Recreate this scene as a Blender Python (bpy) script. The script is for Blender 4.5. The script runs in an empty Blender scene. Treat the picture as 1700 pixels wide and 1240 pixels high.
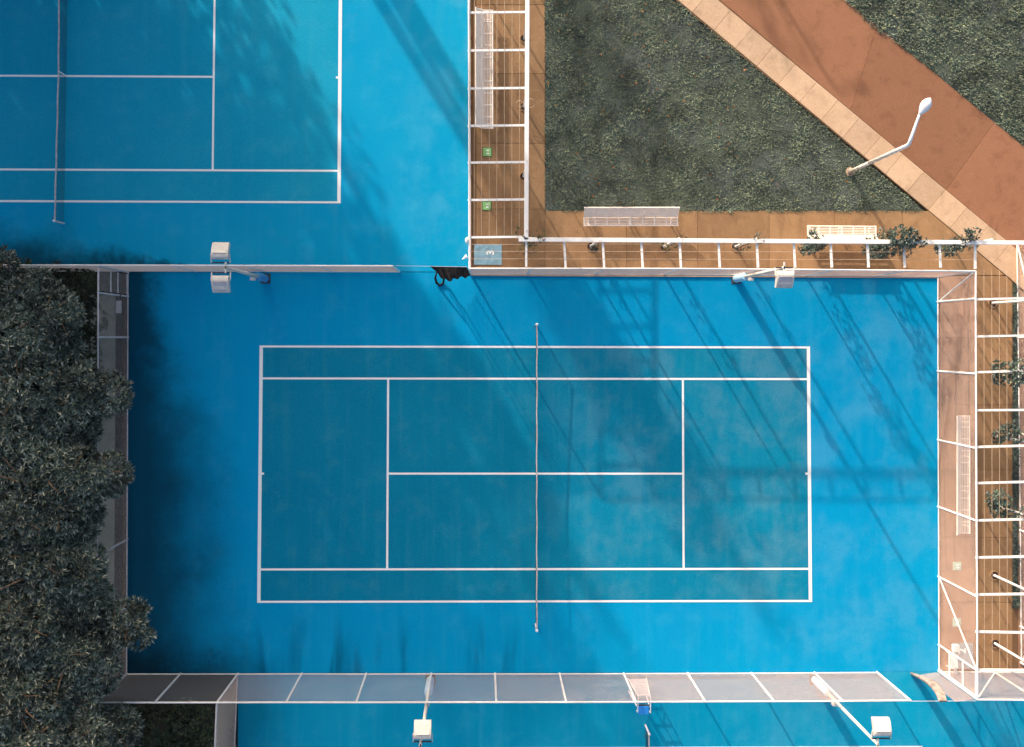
import bpy, math, random
import numpy as np
from mathutils import Vector, Matrix, Euler

R = math.radians
random.seed(7)
rng = np.random.default_rng(11)
scene = bpy.context.scene
COL = scene.collection

# ------------------------------------------------------------------ camera
CAM = Vector((-2.3259567, 5.7762010, 46.6317709))
EUL = Euler((0.03493315, -0.01452437, 0.00191919), 'XYZ')
FPX, PPX, PPY = 1793.0555, 826.16597, 500.16120          # pixels of the 1700 x 1240 photograph
cd = bpy.data.cameras.new('camera')
cam = bpy.data.objects.new('camera', cd)
COL.objects.link(cam)
cam.location = CAM
cam.rotation_euler = EUL
cd.sensor_fit = 'HORIZONTAL'
cd.sensor_width = 36.0
cd.lens = FPX * 36.0 / 1700.0
cd.shift_x = (850 - PPX) / 1700.0
cd.shift_y = (PPY - 620) / 1700.0
cd.clip_start = 0.5
cd.clip_end = 2000
scene.camera = cam
ROT = EUL.to_matrix()

# ------------------------------------------------------------------ sky, sun, exposure
SUN_EL = 18.0
SX, SY = -0.505, 0.863                                    # ground direction towards the sun
w = bpy.data.worlds.new('World')
scene.world = w
w.use_nodes = True
nt = w.node_tree
nt.nodes.clear()
sky = nt.nodes.new('ShaderNodeTexSky')
sky.sky_type = 'NISHITA'
sky.sun_disc = False
sky.sun_elevation = R(SUN_EL)
sky.sun_rotation = -math.atan2(-SX, SY)
sky.altitude = 0
sky.air_density = 1.0
sky.dust_density = 7.0
sky.ozone_density = 1.0
bg = nt.nodes.new('ShaderNodeBackground')
bg.inputs['Strength'].default_value = 0.15
wo = nt.nodes.new('ShaderNodeOutputWorld')
nt.links.new(sky.outputs[0], bg.inputs[0])
nt.links.new(bg.outputs[0], wo.inputs[0])
sl = bpy.data.lights.new('sun', 'SUN')
sl.energy = 2.8
sl.angle = R(0.7)
sl.color = (1.0, 0.89, 0.76)
sun = bpy.data.objects.new('sun', sl)
COL.objects.link(sun)
sv = Vector((SX * math.cos(R(SUN_EL)), SY * math.cos(R(SUN_EL)), math.sin(R(SUN_EL))))
sun.rotation_euler = sv.to_track_quat('Z', 'Y').to_euler()
sun.location = (-20, 30, 20)
scene.view_settings.view_transform = 'Standard'
scene.view_settings.look = 'None'
scene.view_settings.exposure = 1.0
scene.view_settings.gamma = 1.0
scene.view_settings.use_curve_mapping = False


# ------------------------------------------------------------------ helpers
def at(px, py, z=0.0):
    """surveyed point of the place: where the photograph's ray meets height z"""
    d = ROT @ Vector(((px - PPX) / FPX, -(py - PPY) / FPX, -1.0))
    t = (z - CAM.z) / d.z
    p = CAM + d * t
    return Vector((p.x, p.y, z))


def xy(px, py):
    p = at(px, py)
    return (p.x, p.y)


def tag(o, label=None, cat=None, group=None, kind=None):
    if label: o['label'] = label
    if cat: o['category'] = cat
    if group: o['group'] = group
    if kind: o['kind'] = kind
    return o


def thing(name, label, cat, loc=(0, 0, 0), group=None):
    o = bpy.data.objects.new(name, None)
    o.empty_display_size = 0.2
    COL.objects.link(o)
    o.location = loc
    tag(o, label, cat, group)
    return o


def base_of(o):
    v = Vector((0, 0, 0))
    while o is not None:
        v = v + o.location
        o = o.parent
    return v


class MB:
    def __init__(self):
        self.v = []
        self.f = []

    def add(self, vs, fs):
        n = len(self.v)
        self.v += [tuple(v) for v in vs]
        self.f += [tuple(i + n for i in f) for f in fs]
        return self

    def box(self, c, s, rot=None):
        hx, hy, hz = s[0] / 2, s[1] / 2, s[2] / 2
        vs = [Vector((x, y, z)) for x in (-hx, hx) for y in (-hy, hy) for z in (-hz, hz)]
        if rot is not None:
            vs = [rot @ v for v in vs]
        c = Vector(c)
        return self.add([v + c for v in vs], [(0, 1, 3, 2), (4, 6, 7, 5), (0, 4, 5, 1), (2, 3, 7, 6), (0, 2, 6, 4), (1, 5, 7, 3)])

    def beam(self, a, b, wd, ht, up=(0, 0, 1)):
        a, b = Vector(a), Vector(b)
        d = (b - a).normalized()
        u = Vector(up)
        s = d.cross(u)
        if s.length < 1e-4:
            s = d.cross(Vector((1, 0, 0)))
        s.normalize()
        u = s.cross(d)
        vs = []
        for p in (a, b):
            for i, j in ((-1, -1), (1, -1), (1, 1), (-1, 1)):
                vs.append(p + s * (i * wd / 2) + u * (j * ht / 2))
        return self.add(vs, [(0, 1, 2, 3), (7, 6, 5, 4), (0, 4, 5, 1), (1, 5, 6, 2), (2, 6, 7, 3), (3, 7, 4, 0)])

    def tube(self, pts, r, n=8, cap=True):
        pts = [Vector(p) for p in pts]
        rs = r if isinstance(r, (list, tuple)) else [r] * len(pts)
        vs, fs = [], []
        ref = None
        for i, p in enumerate(pts):
            d = (pts[min(i + 1, len(pts) - 1)] - pts[max(i - 1, 0)]).normalized()
            if ref is None:
                ref = Vector((0, 0, 1)) if abs(d.z) < .9 else Vector((1, 0, 0))
            s = d.cross(ref).normalized()
            u = s.cross(d).normalized()
            ref = u
            for k in range(n):
                a = 2 * math.pi * k / n
                vs.append(p + (s * math.cos(a) + u * math.sin(a)) * rs[i])
        for i in range(len(pts) - 1):
            for k in range(n):
                k2 = (k + 1) % n
                fs.append((i * n + k, i * n + k2, (i + 1) * n + k2, (i + 1) * n + k))
        if cap:
            fs.append(tuple(range(n - 1, -1, -1)))
            m = (len(pts) - 1) * n
            fs.append(tuple(m + k for k in range(n)))
        return self.add(vs, fs)

    def prism(self, poly, z0, z1):
        n = len(poly)
        a = sum(poly[i][0] * poly[(i + 1) % n][1] - poly[(i + 1) % n][0] * poly[i][1] for i in range(n))
        if a < 0:
            poly = poly[::-1]
        vs = [(x, y, z0) for x, y in poly] + [(x, y, z1) for x, y in poly]
        fs = [tuple(range(n - 1, -1, -1)), tuple(range(n, 2 * n))]
        fs += [(i, (i + 1) % n, n + (i + 1) % n, n + i) for i in range(n)]
        return self.add(vs, fs)

    def sheet(self, poly, z):
        n = len(poly)
        a = sum(poly[i][0] * poly[(i + 1) % n][1] - poly[(i + 1) % n][0] * poly[i][1] for i in range(n))
        if a < 0:
            poly = poly[::-1]
        return self.add([(x, y, z) for x, y in poly], [tuple(range(n))])

    def rect(self, x0, x1, y0, y1, z):
        return self.sheet([(x0, y0), (x1, y0), (x1, y1), (x0, y1)], z)

    def disc(self, c, r, z, n=20, irr=0.0):
        return self.sheet([(c[0] + math.cos(2 * math.pi * k / n) * r * (1 + irr * random.uniform(-1, 1)),
                            c[1] + math.sin(2 * math.pi * k / n) * r * (1 + irr * random.uniform(-1, 1))) for k in range(n)], z)

    def ellipsoid(self, c, rad, nu=14, nv=8, rot=None):
        c = Vector(c)
        vs, fs = [], []
        for j in range(nv + 1):
            th = math.pi * j / nv
            for i in range(nu):
                ph = 2 * math.pi * i / nu
                v = Vector((rad[0] * math.sin(th) * math.cos(ph), rad[1] * math.sin(th) * math.sin(ph), rad[2] * math.cos(th)))
                if rot is not None:
                    v = rot @ v
                vs.append(v + c)
        for j in range(nv):
            for i in range(nu):
                a, b = j * nu + i, j * nu + (i + 1) % nu
                fs.append((a, a + nu, b + nu, b))
        return self.add(vs, fs)

    def build(self, name, mat, parent=None, smooth=False, bevel=0.0):
        off = base_of(parent) if parent is not None else Vector((0, 0, 0))
        me = bpy.data.meshes.new(name)
        me.from_pydata([(x - off.x, y - off.y, z - off.z) for x, y, z in self.v], [], self.f)
        me.materials.append(mat)
        me.update()
        if smooth:
            me.polygons.foreach_set('use_smooth', [True] * len(me.polygons))
        o = bpy.data.objects.new(name, me)
        COL.objects.link(o)
        if parent is not None:
            o.parent = parent
        if bevel:
            b = o.modifiers.new('bevel', 'BEVEL')
            b.width = bevel
            b.segments = 2
            b.limit_method = 'ANGLE'
        return o


def np_mesh(name, verts, tris, mat, parent=None):
    """verts (n,3) world, tris (m,3)"""
    off = base_of(parent) if parent is not None else Vector((0, 0, 0))
    verts = np.asarray(verts, dtype=np.float32) - np.array(off, dtype=np.float32)
    me = bpy.data.meshes.new(name)
    me.vertices.add(len(verts))
    me.vertices.foreach_set('co', verts.ravel())
    me.loops.add(len(tris) * 3)
    me.loops.foreach_set('vertex_index', np.asarray(tris, dtype=np.int32).ravel())
    me.polygons.add(len(tris))
    me.polygons.foreach_set('loop_start', np.arange(0, len(tris) * 3, 3, dtype=np.int32))
    me.update(calc_edges=True)
    me.materials.append(mat)
    o = bpy.data.objects.new(name, me)
    COL.objects.link(o)
    if parent is not None:
        o.parent = parent
    return o


# ------------------------------------------------------------------ materials
class NT:
    """small node-tree helper"""
    def __init__(self, name, rough=0.7, spec=0.4, metal=0.0):
        self.m = bpy.data.materials.new(name)
        self.m.use_nodes = True
        self.t = self.m.node_tree
        self.b = self.t.nodes['Principled BSDF']
        self.b.inputs['Roughness'].default_value = rough
        self.b.inputs['Specular IOR Level'].default_value = spec
        self.b.inputs['Metallic'].default_value = metal
        g = self.t.nodes.new('ShaderNodeNewGeometry')
        self.geo = g
        self.pos = g.outputs['Position']

    def n(self, ty, **kw):
        nd = self.t.nodes.new(ty)
        for k, v in kw.items():
            setattr(nd, k, v)
        return nd

    def put(self, sock, v):
        if hasattr(v, 'is_output') or isinstance(v, bpy.types.NodeSocket):
            self.t.links.new(v, sock)
        else:
            sock.default_value = v

    def math(self, op, a, b=0.0, c=0.0, clamp=False):
        nd = self.n('ShaderNodeMath', operation=op, use_clamp=clamp)
        for i, v in enumerate((a, b, c)):
            self.put(nd.inputs[i], v)
        return nd.outputs[0]

    def noise(self, scale=1.0, detail=4, rough=.55, stretch=(1, 1, 1), offset=(0, 0, 0), dist=0.0):
        mp = self.n('ShaderNodeMapping')
        self.put(mp.inputs['Vector'], self.pos)
        mp.inputs['Scale'].default_value = stretch
        mp.inputs['Location'].default_value = offset
        nd = self.n('ShaderNodeTexNoise')
        self.put(nd.inputs['Vector'], mp.outputs[0])
        nd.inputs['Scale'].default_value = scale
        nd.inputs['Detail'].default_value = detail
        nd.inputs['Roughness'].default_value = rough
        nd.inputs['Distortion'].default_value = dist
        return nd.outputs['Fac']

    def range(self, v, a, b, c=0.0, d=1.0, smooth=True):
        nd = self.n('ShaderNodeMapRange', interpolation_type='SMOOTHSTEP' if smooth else 'LINEAR')
        self.put(nd.inputs[0], v)
        for i, q in enumerate((a, b, c, d)):
            self.put(nd.inputs[i + 1], q)
        return nd.outputs[0]

    def mix(self, f, a, b, mode='MIX'):
        nd = self.n('ShaderNodeMix', data_type='RGBA', blend_type=mode)
        self.put(nd.inputs[0], f)
        for i, v in ((6, a), (7, b)):
            if isinstance(v, tuple) and len(v) == 3:
                v = v + (1.0,)
            self.put(nd.inputs[i], v)
        return nd.outputs[2]

    def xyz(self):
        s = self.n('ShaderNodeSeparateXYZ')
        self.put(s.inputs[0], self.pos)
        return s.outputs

    def done(self, col, bump=None, dist=0.01, strength=0.5):
        if isinstance(col, tuple) and len(col) == 3:
            col = col + (1.0,)
        self.put(self.b.inputs['Base Color'], col)
        if bump is not None:
            bp = self.n('ShaderNodeBump')
            bp.inputs['Strength'].default_value = strength
            bp.inputs['Distance'].default_value = dist
            self.put(bp.inputs['Height'], bump)
            self.put(self.b.inputs['Normal'], bp.outputs[0])
        return self.m


def paint(name, col, var=0.12, rough=0.5, spec=0.4, dirt=None, metal=0.0):
    t = NT(name, rough, spec, metal)
    n1 = t.noise(5.0, 4)
    dk = tuple(c * (1 - var * 1.6) for c in col)
    c = t.mix(t.range(n1, .35, .7), col, dk)
    if dirt:
        n2 = t.noise(9.0, 5, .65, offset=(3, 8, 1))
        c = t.mix(t.range(n2, .56, .74, 0, .55), c, dirt)
    return t.done(c, t.noise(60, 2), .002, .3)


def court_mat(name, c0, c1, c2, streak, mould_shade, sun_patch=None, damp=None):
    """acrylic court paint: brush streaks, weathering, fine grain, and dark margins, part mildew, part tree shade painted in.
    mould_shade: list of (axis, start, sign, width at y0, width at y1, y0, y1, other-axis limits, strength)"""
    t = NT(name, .85, .05)
    X, Y, Z = t.xyz()
    big = t.noise(.16, 5, .6, dist=.4)
    mid = t.noise(.9, 5, .62, offset=(4, 2, 0))
    st = t.noise(1.0, 4, .6, stretch=(2.4, .12, 1), offset=(7, 1, 0))
    st2 = t.noise(1.0, 3, .6, stretch=(.12, 2.4, 1), offset=(2, 9, 0))
    grain = t.noise(26, 2, .7)
    c = t.mix(t.range(big, .3, .7), c0, c1)
    c = t.mix(t.math('MULTIPLY', t.range(mid, .48, .78), .40), c, c2)
    c = t.mix(t.math('MULTIPLY', t.range(st, .46, .78), streak), c, c2)
    c = t.mix(t.math('MULTIPLY', t.range(st2, .55, .75), streak * .35), c, c1)
    g = t.range(grain, .3, .7, .76, 1.22, False)
    cc = t.n('ShaderNodeCombineColor')
    for i in range(3):
        t.put(cc.inputs[i], g)
    c = t.mix(1.0, c, cc.outputs[0], 'MULTIPLY')
    # scuffs and small bleached specks
    sp = t.noise(3.2, 3, .7, offset=(1, 5, 3))
    c = t.mix(t.range(sp, .70, .80, 0, .25), c, (.16, .30, .38))
    if sun_patch:      # lighter sunlit patches put into the colour on the open side
        (f0, f1), fc, fk = sun_patch
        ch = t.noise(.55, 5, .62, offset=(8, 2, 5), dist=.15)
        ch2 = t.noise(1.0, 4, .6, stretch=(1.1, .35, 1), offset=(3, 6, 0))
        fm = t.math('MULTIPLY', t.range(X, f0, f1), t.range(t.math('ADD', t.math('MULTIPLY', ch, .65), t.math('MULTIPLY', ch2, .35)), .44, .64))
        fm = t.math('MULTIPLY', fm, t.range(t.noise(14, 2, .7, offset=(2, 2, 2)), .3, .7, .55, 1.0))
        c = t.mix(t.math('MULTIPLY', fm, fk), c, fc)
    for (axis, s0, sgn, w0, w1, y0, y1, lim, k) in mould_shade:
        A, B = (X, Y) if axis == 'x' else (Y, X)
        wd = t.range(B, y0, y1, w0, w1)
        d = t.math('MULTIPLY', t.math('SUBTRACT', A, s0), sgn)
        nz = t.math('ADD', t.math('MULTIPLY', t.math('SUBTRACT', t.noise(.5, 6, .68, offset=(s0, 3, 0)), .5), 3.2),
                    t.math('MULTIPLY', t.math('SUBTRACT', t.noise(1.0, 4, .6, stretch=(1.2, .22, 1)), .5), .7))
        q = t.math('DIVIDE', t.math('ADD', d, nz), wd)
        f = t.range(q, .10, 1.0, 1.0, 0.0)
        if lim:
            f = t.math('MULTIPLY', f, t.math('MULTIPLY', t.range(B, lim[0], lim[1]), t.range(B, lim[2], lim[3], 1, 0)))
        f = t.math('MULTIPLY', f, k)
        c = t.mix(f, c, (.003, .010, .016))  # mildew and the trees' shade, both put into the court colour
    if damp:      # wet runs creeping up the court from the foot of the fence
        y0, xa, xb, xc, xd = damp
        dn = t.noise(1.0, 3, .5, stretch=(.75, .11, 1), offset=(4.3, 2, 0), dist=.5)
        f = t.math('MULTIPLY', t.range(dn, .49, .64), t.range(t.math('SUBTRACT', Y, y0), .1, 3.0, 1, 0))
        f = t.math('MULTIPLY', f, t.math('MULTIPLY', t.range(X, xa, xb), t.range(X, xc, xd, 1, 0)))
        c = t.mix(t.math('MULTIPLY', f, .62), c, (.001, .035, .075))
    return t.done(c, t.math('ADD', grain, t.math('MULTIPLY', mid, .6)), .004, .35)


# dark south fence margin, mildew plus painted shade, is its own apron entry
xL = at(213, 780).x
yS = at(700, 1117).y
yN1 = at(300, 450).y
M = {}
APR = ((.0004, .268, .515), (.001, .290, .535), (.030, .322, .55))
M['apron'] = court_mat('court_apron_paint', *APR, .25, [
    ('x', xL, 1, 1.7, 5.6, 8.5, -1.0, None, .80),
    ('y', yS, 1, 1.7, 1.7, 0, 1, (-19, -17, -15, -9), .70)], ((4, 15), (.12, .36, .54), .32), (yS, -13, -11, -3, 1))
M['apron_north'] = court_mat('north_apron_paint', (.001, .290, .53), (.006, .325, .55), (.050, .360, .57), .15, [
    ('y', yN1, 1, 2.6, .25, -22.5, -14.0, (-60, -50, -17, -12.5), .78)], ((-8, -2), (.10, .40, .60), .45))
M['apron_south'] = court_mat('south_apron_paint', (.001, .265, .45), (.004, .310, .49), (.040, .35, .52), .3, [
    ('x', at(395, 1200).x, 1, 2.5, 2.5, -20, 0, None, .35)], ((5, 14), (.12, .36, .50), .35))
PLAY = ((.002, .190, .322), (.004, .215, .348), (.050, .262, .36))
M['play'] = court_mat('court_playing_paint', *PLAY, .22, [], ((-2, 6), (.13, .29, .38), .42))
M['play_north'] = court_mat('north_playing_paint', (.005, .295, .47), (.014, .33, .50), (.05, .36, .51), .2, [])


def line_mat():
    t = NT('court_line_paint', .6, .35)
    n = t.noise(14, 5, .7)
    c = t.mix(t.range(n, .52, .78, 0, .5), (.87, .87, .85), (.58, .66, .70))
    return t.done(c, n, .002, .3)


M['line'] = line_mat()


def concrete(name, c0, c1, c2, streak=(1, 1, 1), speck=(.06, .04, .03)):
    t = NT(name, .85, .3)
    big = t.noise(.45, 6, .65, dist=.5)
    mid = t.noise(2.2, 6, .65, offset=(5, 1, 0))
    st = t.noise(1.3, 5, .6, stretch=streak, offset=(1, 7, 0))
    gr = t.noise(34, 3, .75)
    isl = t.geo.outputs['Random Per Island']
    c = t.mix(t.range(big, .32, .68), c0, c1)
    c = t.mix(t.range(mid, .5, .78, 0, .6), c, c2)
    c = t.mix(t.range(t.noise(.9, 6, .7, offset=(6, 4, 1), dist=.8), .54, .72, 0, .55), c, tuple(v * .66 for v in c1))
    c = t.mix(t.range(st, .50, .72, 0, .45 if streak[1] > .2 else .9), c, tuple(v * (.62 if streak[1] > .2 else .45) for v in c1))
    oi = t.n('ShaderNodeObjectInfo')
    c = t.mix(1.0, c, t.tone(oi.outputs['Random'], .88, 1.10), 'MULTIPLY')
    c = t.mix(1.0, c, t.tone(gr, .72, 1.28, .25, .75), 'MULTIPLY')
    c = t.mix(t.range(t.noise(11, 3, .7, offset=(9, 9, 2)), .68, .76, 0, .5), c, speck)
    return t.done(c, t.math('ADD', gr, mid), .004, .5)


def tone(self, v, lo, hi, a=0.0, b=1.0):
    f = self.range(v, a, b, lo, hi, False)
    cc = self.n('ShaderNodeCombineColor')
    for i in range(3):
        self.put(cc.inputs[i], f)
    return cc.outputs[0]


NT.tone = tone

M['brown'] = concrete('laterite_stained_concrete', (.335, .195, .095), (.275, .155, .076), (.39, .24, .125), (1.6, .3, 1))
M['dust'] = concrete('dusty_concrete', (.36, .205, .135), (.29, .165, .11), (.13, .08, .075), (3.4, .10, 1))  # dark lengthwise streaks: dirt plus trellis shadow put into the colour
M['sand'] = concrete('sandy_edge_concrete', (.58, .395, .26), (.52, .345, .22), (.62, .43, .29))
M['red'] = concrete('red_path_surface', (.285, .130, .070), (.268, .120, .064), (.305, .142, .08))
M['joint'] = concrete('joint_dirt', (.20, .11, .055), (.16, .09, .045), (.24, .14, .075))
M['earth'] = concrete('bare_earth', (.022, .022, .016), (.016, .016, .012), (.040, .034, .024))
M['drain'] = concrete('drain_grit', (.045, .026, .022), (.07, .04, .03), (.10, .07, .05), (2, 2, 1))
M['black'] = paint('dark_drain_bottom', (.006, .006, .008), .2, .9)
M['asph'] = concrete('mossy_asphalt', (.24, .25, .22), (.17, .185, .155), (.31, .31, .27))


def lawn():
    t = NT('lawn_soil', .95, .15)
    n = t.noise(1.1, 6, .7)
    n2 = t.noise(.35, 4, .6, offset=(3, 3, 0))
    n3 = t.noise(9, 4, .7)
    c = t.mix(t.range(n, .35, .7), (.078, .098, .070), (.105, .124, .098))
    c = t.mix(t.range(n2, .45, .65, 0, .7), c, (.105, .120, .118))
    c = t.mix(t.range(n3, .66, .76, 0, .5), c, (.12, .065, .03))
    return t.done(c, n3, .03, .8)


M['lawn'] = lawn()


def foliage(name, c0, c1, c2, rough=.38, spec=.5):
    t = NT(name, rough, spec)
    r = t.geo.outputs['Random Per Island']
    c = t.mix(t.range(r, .0, .7, 0, 1, False), c0, c1)
    c = t.mix(t.range(r, .74, .98, 0, 1), c, c2)
    n = t.noise(.85, 4, .6)
    c = t.mix(1.0, c, t.tone(n, .55, 1.65, .36, .66), 'MULTIPLY')
    t.b.inputs['Coat Weight'].default_value = 0.0
    return t.done(c)


M['leaf'] = foliage('dark_evergreen_leaf', (.044, .064, .047), (.120, .148, .108), (.40, .40, .30), .30, .7)  # sun highlights painted in as the palest leaves and lighter clumps
M['shrub'] = foliage('low_shrub_leaf', (.018, .030, .016), (.036, .054, .028), (.06, .075, .03), .5, .4)
M['vine'] = foliage('climber_leaf', (.038, .064, .056), (.072, .104, .090), (.15, .17, .10), .42, .5)
M['dry'] = foliage('dry_climber_leaf', (.10, .09, .04), (.17, .15, .07), (.25, .2, .1), .6, .3)
M['far_leaf'] = foliage('tall_tree_leaf', (.03, .05, .02), (.06, .08, .03), (.08, .10, .04), .5, .4)
M['blade'] = foliage('grass_blade', (.070, .098, .068), (.140, .172, .128), (.24, .26, .14), .55, .35)
M['bark'] = paint('tree_bark', (.24, .135, .072), .35, .9)
M['stem'] = paint('climber_stem', (.10, .07, .045), .3, .9)
M['dead'] = paint('fallen_leaf', (.30, .12, .03), .4, .8)

M['white'] = paint('white_gloss_paint', (.86, .83, .80), .04, .45, .45, (.42, .33, .26))
M['pipe'] = paint('white_fence_pipe', (.80, .76, .74), .08, .45, .45, (.36, .28, .22))
M['gpipe'] = paint('grey_fence_pipe', (.55, .52, .54), .15, .5, .45, (.22, .17, .14))
M['mesh'] = paint('white_coated_wire', (.95, .67, .53), .06, .6, .3)
M['shade_mesh'] = paint('shade_grey_wire', (.55, .52, .52), .1, .6, .3)  # same wire, greyed in colour for the shade it stands in
M['wire'] = paint('trellis_wire', (.62, .47, .34), .1, .6, .3)
M['bench'] = paint('white_bench_metal', (.95, .84, .73), .05, .5, .4, (.5, .36, .27))
M['lamp'] = paint('lamp_white_enamel', (.82, .82, .84), .04, .35, .5)
M['flood'] = paint('floodlight_cream_metal', (.66, .61, .56), .1, .45, .5, (.5, .42, .36))
M['plate'] = paint('floodlight_grey_plate', (.50, .46, .50), .08, .4, .5)
M['dark'] = paint('dark_metal', (.06, .055, .06), .2, .6)
M['pad_d'] = paint('blue_pole_pad', (.06, .30, .62), .08, .6, .3)
M['pad_l'] = paint('pale_blue_pole_pad', (.42, .66, .86), .06, .6, .3)
M['net'] = paint('black_netting', (.012, .012, .014), .1, .8)
M['band'] = paint('net_band_canvas', (.60, .52, .50), .2, .8, .2, (.45, .33, .26))
M['curtain'] = paint('dark_shade_net', (.035, .030, .030), .4, .9, .2)
M['curtain_p'] = paint('faded_net_folds', (.42, .33, .29), .3, .85, .2, (.26, .17, .13))
M['green'] = paint('green_marker_vinyl', (.24, .50, .17), .10, .5)
M['green_d'] = paint('green_marker_edge', (.03, .12, .05), .1, .6)
M['green_p'] = paint('pale_green_marker_vinyl', (.42, .54, .44), .12, .5)
M['mat'] = paint('blue_grey_mat', (.24, .42, .52), .18, .7, .3, (.36, .40, .40))
M['mat_g'] = paint('pale_grey_mat', (.30, .33, .37), .12, .7)
M['print'] = paint('white_print', (.80, .80, .78), .04, .6)
M['bluebox'] = paint('bright_blue_plastic', (.03, .28, .80), .08, .4)
M['steel'] = paint('pale_steel', (.66, .66, .72), .08, .45, .5)

H = 3.66

# ------------------------------------------------------------------ setting: ground and courts
g = MB().rect(-400, 400, -400, 400, -.06).build('ground', M['earth'])
tag(g, kind='structure')


def setting(name, poly, z, mat):
    o = MB().sheet([xy(*p) for p in poly], z).build(name, mat)
    tag(o, kind='structure')
    return o


apron_n = setting('north_court', [(-900, -900), (779, -900), (781, 451), (-900, 450)], 0.0, M['apron_north'])
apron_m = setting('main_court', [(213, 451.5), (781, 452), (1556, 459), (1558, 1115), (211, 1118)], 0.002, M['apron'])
apron_s = setting('south_court', [(395, 1118.2), (1558, 1115.2), (2300, 1118), (2300, 1900), (395, 1900)], -0.002, M['apron_south'])


def court_lines(parent, cx, cy, z, pm, full=True):
    hl, hw, sw, sv_ = 23.77 / 2, 10.97 / 2, 8.23 / 2, 6.40
    MB().rect(cx - hl + .02, cx + hl - .02, cy - hw + .02, cy + hw - .02, z + .004).build('playing_area', pm, parent)
    zz = z + .008

    def ln(name, x0, x1, y0, y1):
        MB().rect(cx + x0, cx + x1, cy + y0, cy + y1, zz).build(name, M['line'], parent)
    bl, lw = .145, .088
    for s in (-1, 1):
        a, b = sorted((s * hl, s * (hl - bl)))
        ln('baseline', a, b, -hw, hw)
        a, b = sorted((s * hw, s * (hw - lw)))
        ln('doubles_sideline', -hl + bl, hl - bl, a, b)
        a, b = sorted((s * sw, s * (sw - lw)))
        ln('singles_sideline', -hl + bl, hl - bl, a, b)
        a, b = sorted((s * sv_, s * (sv_ - lw)))
        ln('service_line', a, b, -sw + lw, sw - lw)
        a, b = sorted((s * (hl - bl), s * (hl - bl - .10)))
        ln('centre_mark', a, b, -lw / 2, lw / 2)
    ln('centre_service_line', -sv_ + lw, sv_ - lw, -lw / 2, lw / 2)


UC = (-20.335, 17.115)
LC = (4.695, -17.085)
court_lines(apron_n, UC[0], UC[1], 0.0, M['play_north'])
court_lines(apron_m, 0, 0, 0.002, M['play'])
court_lines(apron_s, LC[0], LC[1], -0.002, M['play'])

# ------------------------------------------------------------------ setting: paving
walk = setting('walkway', [(781.5, -700), (906, -700), (906, 349.5), (1534, 349.5), (1690, 479), (1690, 1114), (1558.5, 1114), (1556.5, 458.5), (781.5, 455.5)], -.003, M['joint'])


def clip_poly(poly, inside, inter):
    out = []
    for i in range(len(poly)):
        a, b = poly[i - 1], poly[i]
        ia, ib = inside(a), inside(b)
        if ib:
            if not ia: out.append(inter(a, b))
            out.append(b)
        elif ia:
            out.append(inter(a, b))
    return out


def shrink(poly, d):
    """inset a convex polygon by d"""
    n = len(poly)
    a = sum(poly[i][0] * poly[(i + 1) % n][1] - poly[(i + 1) % n][0] * poly[i][1] for i in range(n))
    if a < 0: poly = poly[::-1]
    res = []
    for i in range(n):
        p0, p1, p2 = Vector(poly[i - 1]), Vector(poly[i]), Vector(poly[(i + 1) % n])
        d1, d2 = (p1 - p0).normalized(), (p2 - p1).normalized()
        n1, n2 = Vector((-d1.y, d1.x)), Vector((-d2.y, d2.x))
        m = (n1 + n2)
        m = m / max(m.dot(n1), .2)
        q = p1 + m * d
        res.append((q.x, q.y))
    return res


def slab(name, poly_px, mat, parent, top=0.0, joint=.009, jit=.004):
    poly = shrink([xy(*p) for p in poly_px], joint)
    t = top + random.uniform(-jit, jit)
    o = MB().prism(poly, top - .05, t).build(name, mat, parent, bevel=.006)
    return o


# west walkway (under the first pergola) and its edge strip beside the lawn
ys = [-340, -225, -108, 8, 122, 238, 347]
for a, b in zip(ys[:-1], ys[1:]):
    slab('paving_slab', [(791, a), (905, a), (905, b), (791, b)], M['brown'], walk, .012)
slab('paving_slab', [(791, 347), (905, 347), (905, 455), (791, 455)], M['brown'], walk, .012)
# central walkway
xs = [905, 1040, 1158, 1277, 1385, 1498]
for a, b in zip(xs[:-1], xs[1:]):
    slab('paving_slab', [(a, 350), (b, 350), (b, 457), (a, 457)], M['brown'], walk, .012)
slab('paving_slab', [(1498, 350), (1541.5, 350), (1669, 457), (1498, 457)], M['brown'], walk, .012)
# east walkway (outer half) and the dusty band against the fence
dz = [458, 560, 672, 780, 892, 1000, 1113]
slab('paving_slab', [(1619, 458), (1670, 458), (1681, 467.5), (1681, 560), (1619, 560)], M['brown'], walk, .012)
for a, b in zip(dz[1:-1], dz[2:]):
    slab('paving_slab', [(1619, a), (1681, a), (1681, b), (1619, b)], M['brown'], walk, .012)
for a, b in zip(dz[:-1], dz[1:]):
    slab('dusty_slab', [(1560, a), (1619, a), (1619, b), (1560, b)], M['dust'], walk, .010)
setting('drain_strip', [(782.5, -700), (790.5, -700), (791, 455), (783.5, 455)], -.012, M['drain'])

# diagonal path: sandy edging slabs and red panels
path = setting('footpath', [(700, -350), (1070, -650), (2400, 430), (1960, 690), (1541, 350)], -.006, M['joint'])
eL, eR = (1128, 0), (1190.5, 0)      # edging strip edges at y = 0
sl1, sl2 = .849, .8335                # dy/dx of left / right edge


def onL(x): return (x, (x - 1125) * .8385)
def onR(x): return (x, (x - 1192) * .8335)


k0 = 1149.5
step = 35.6
edge_x = [k0 + step * i for i in range(-9, 17)]
skew = 0


def right_of(x):   # joint runs square to the strip
    return x + 46.5 * .62 * 1.0


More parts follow.
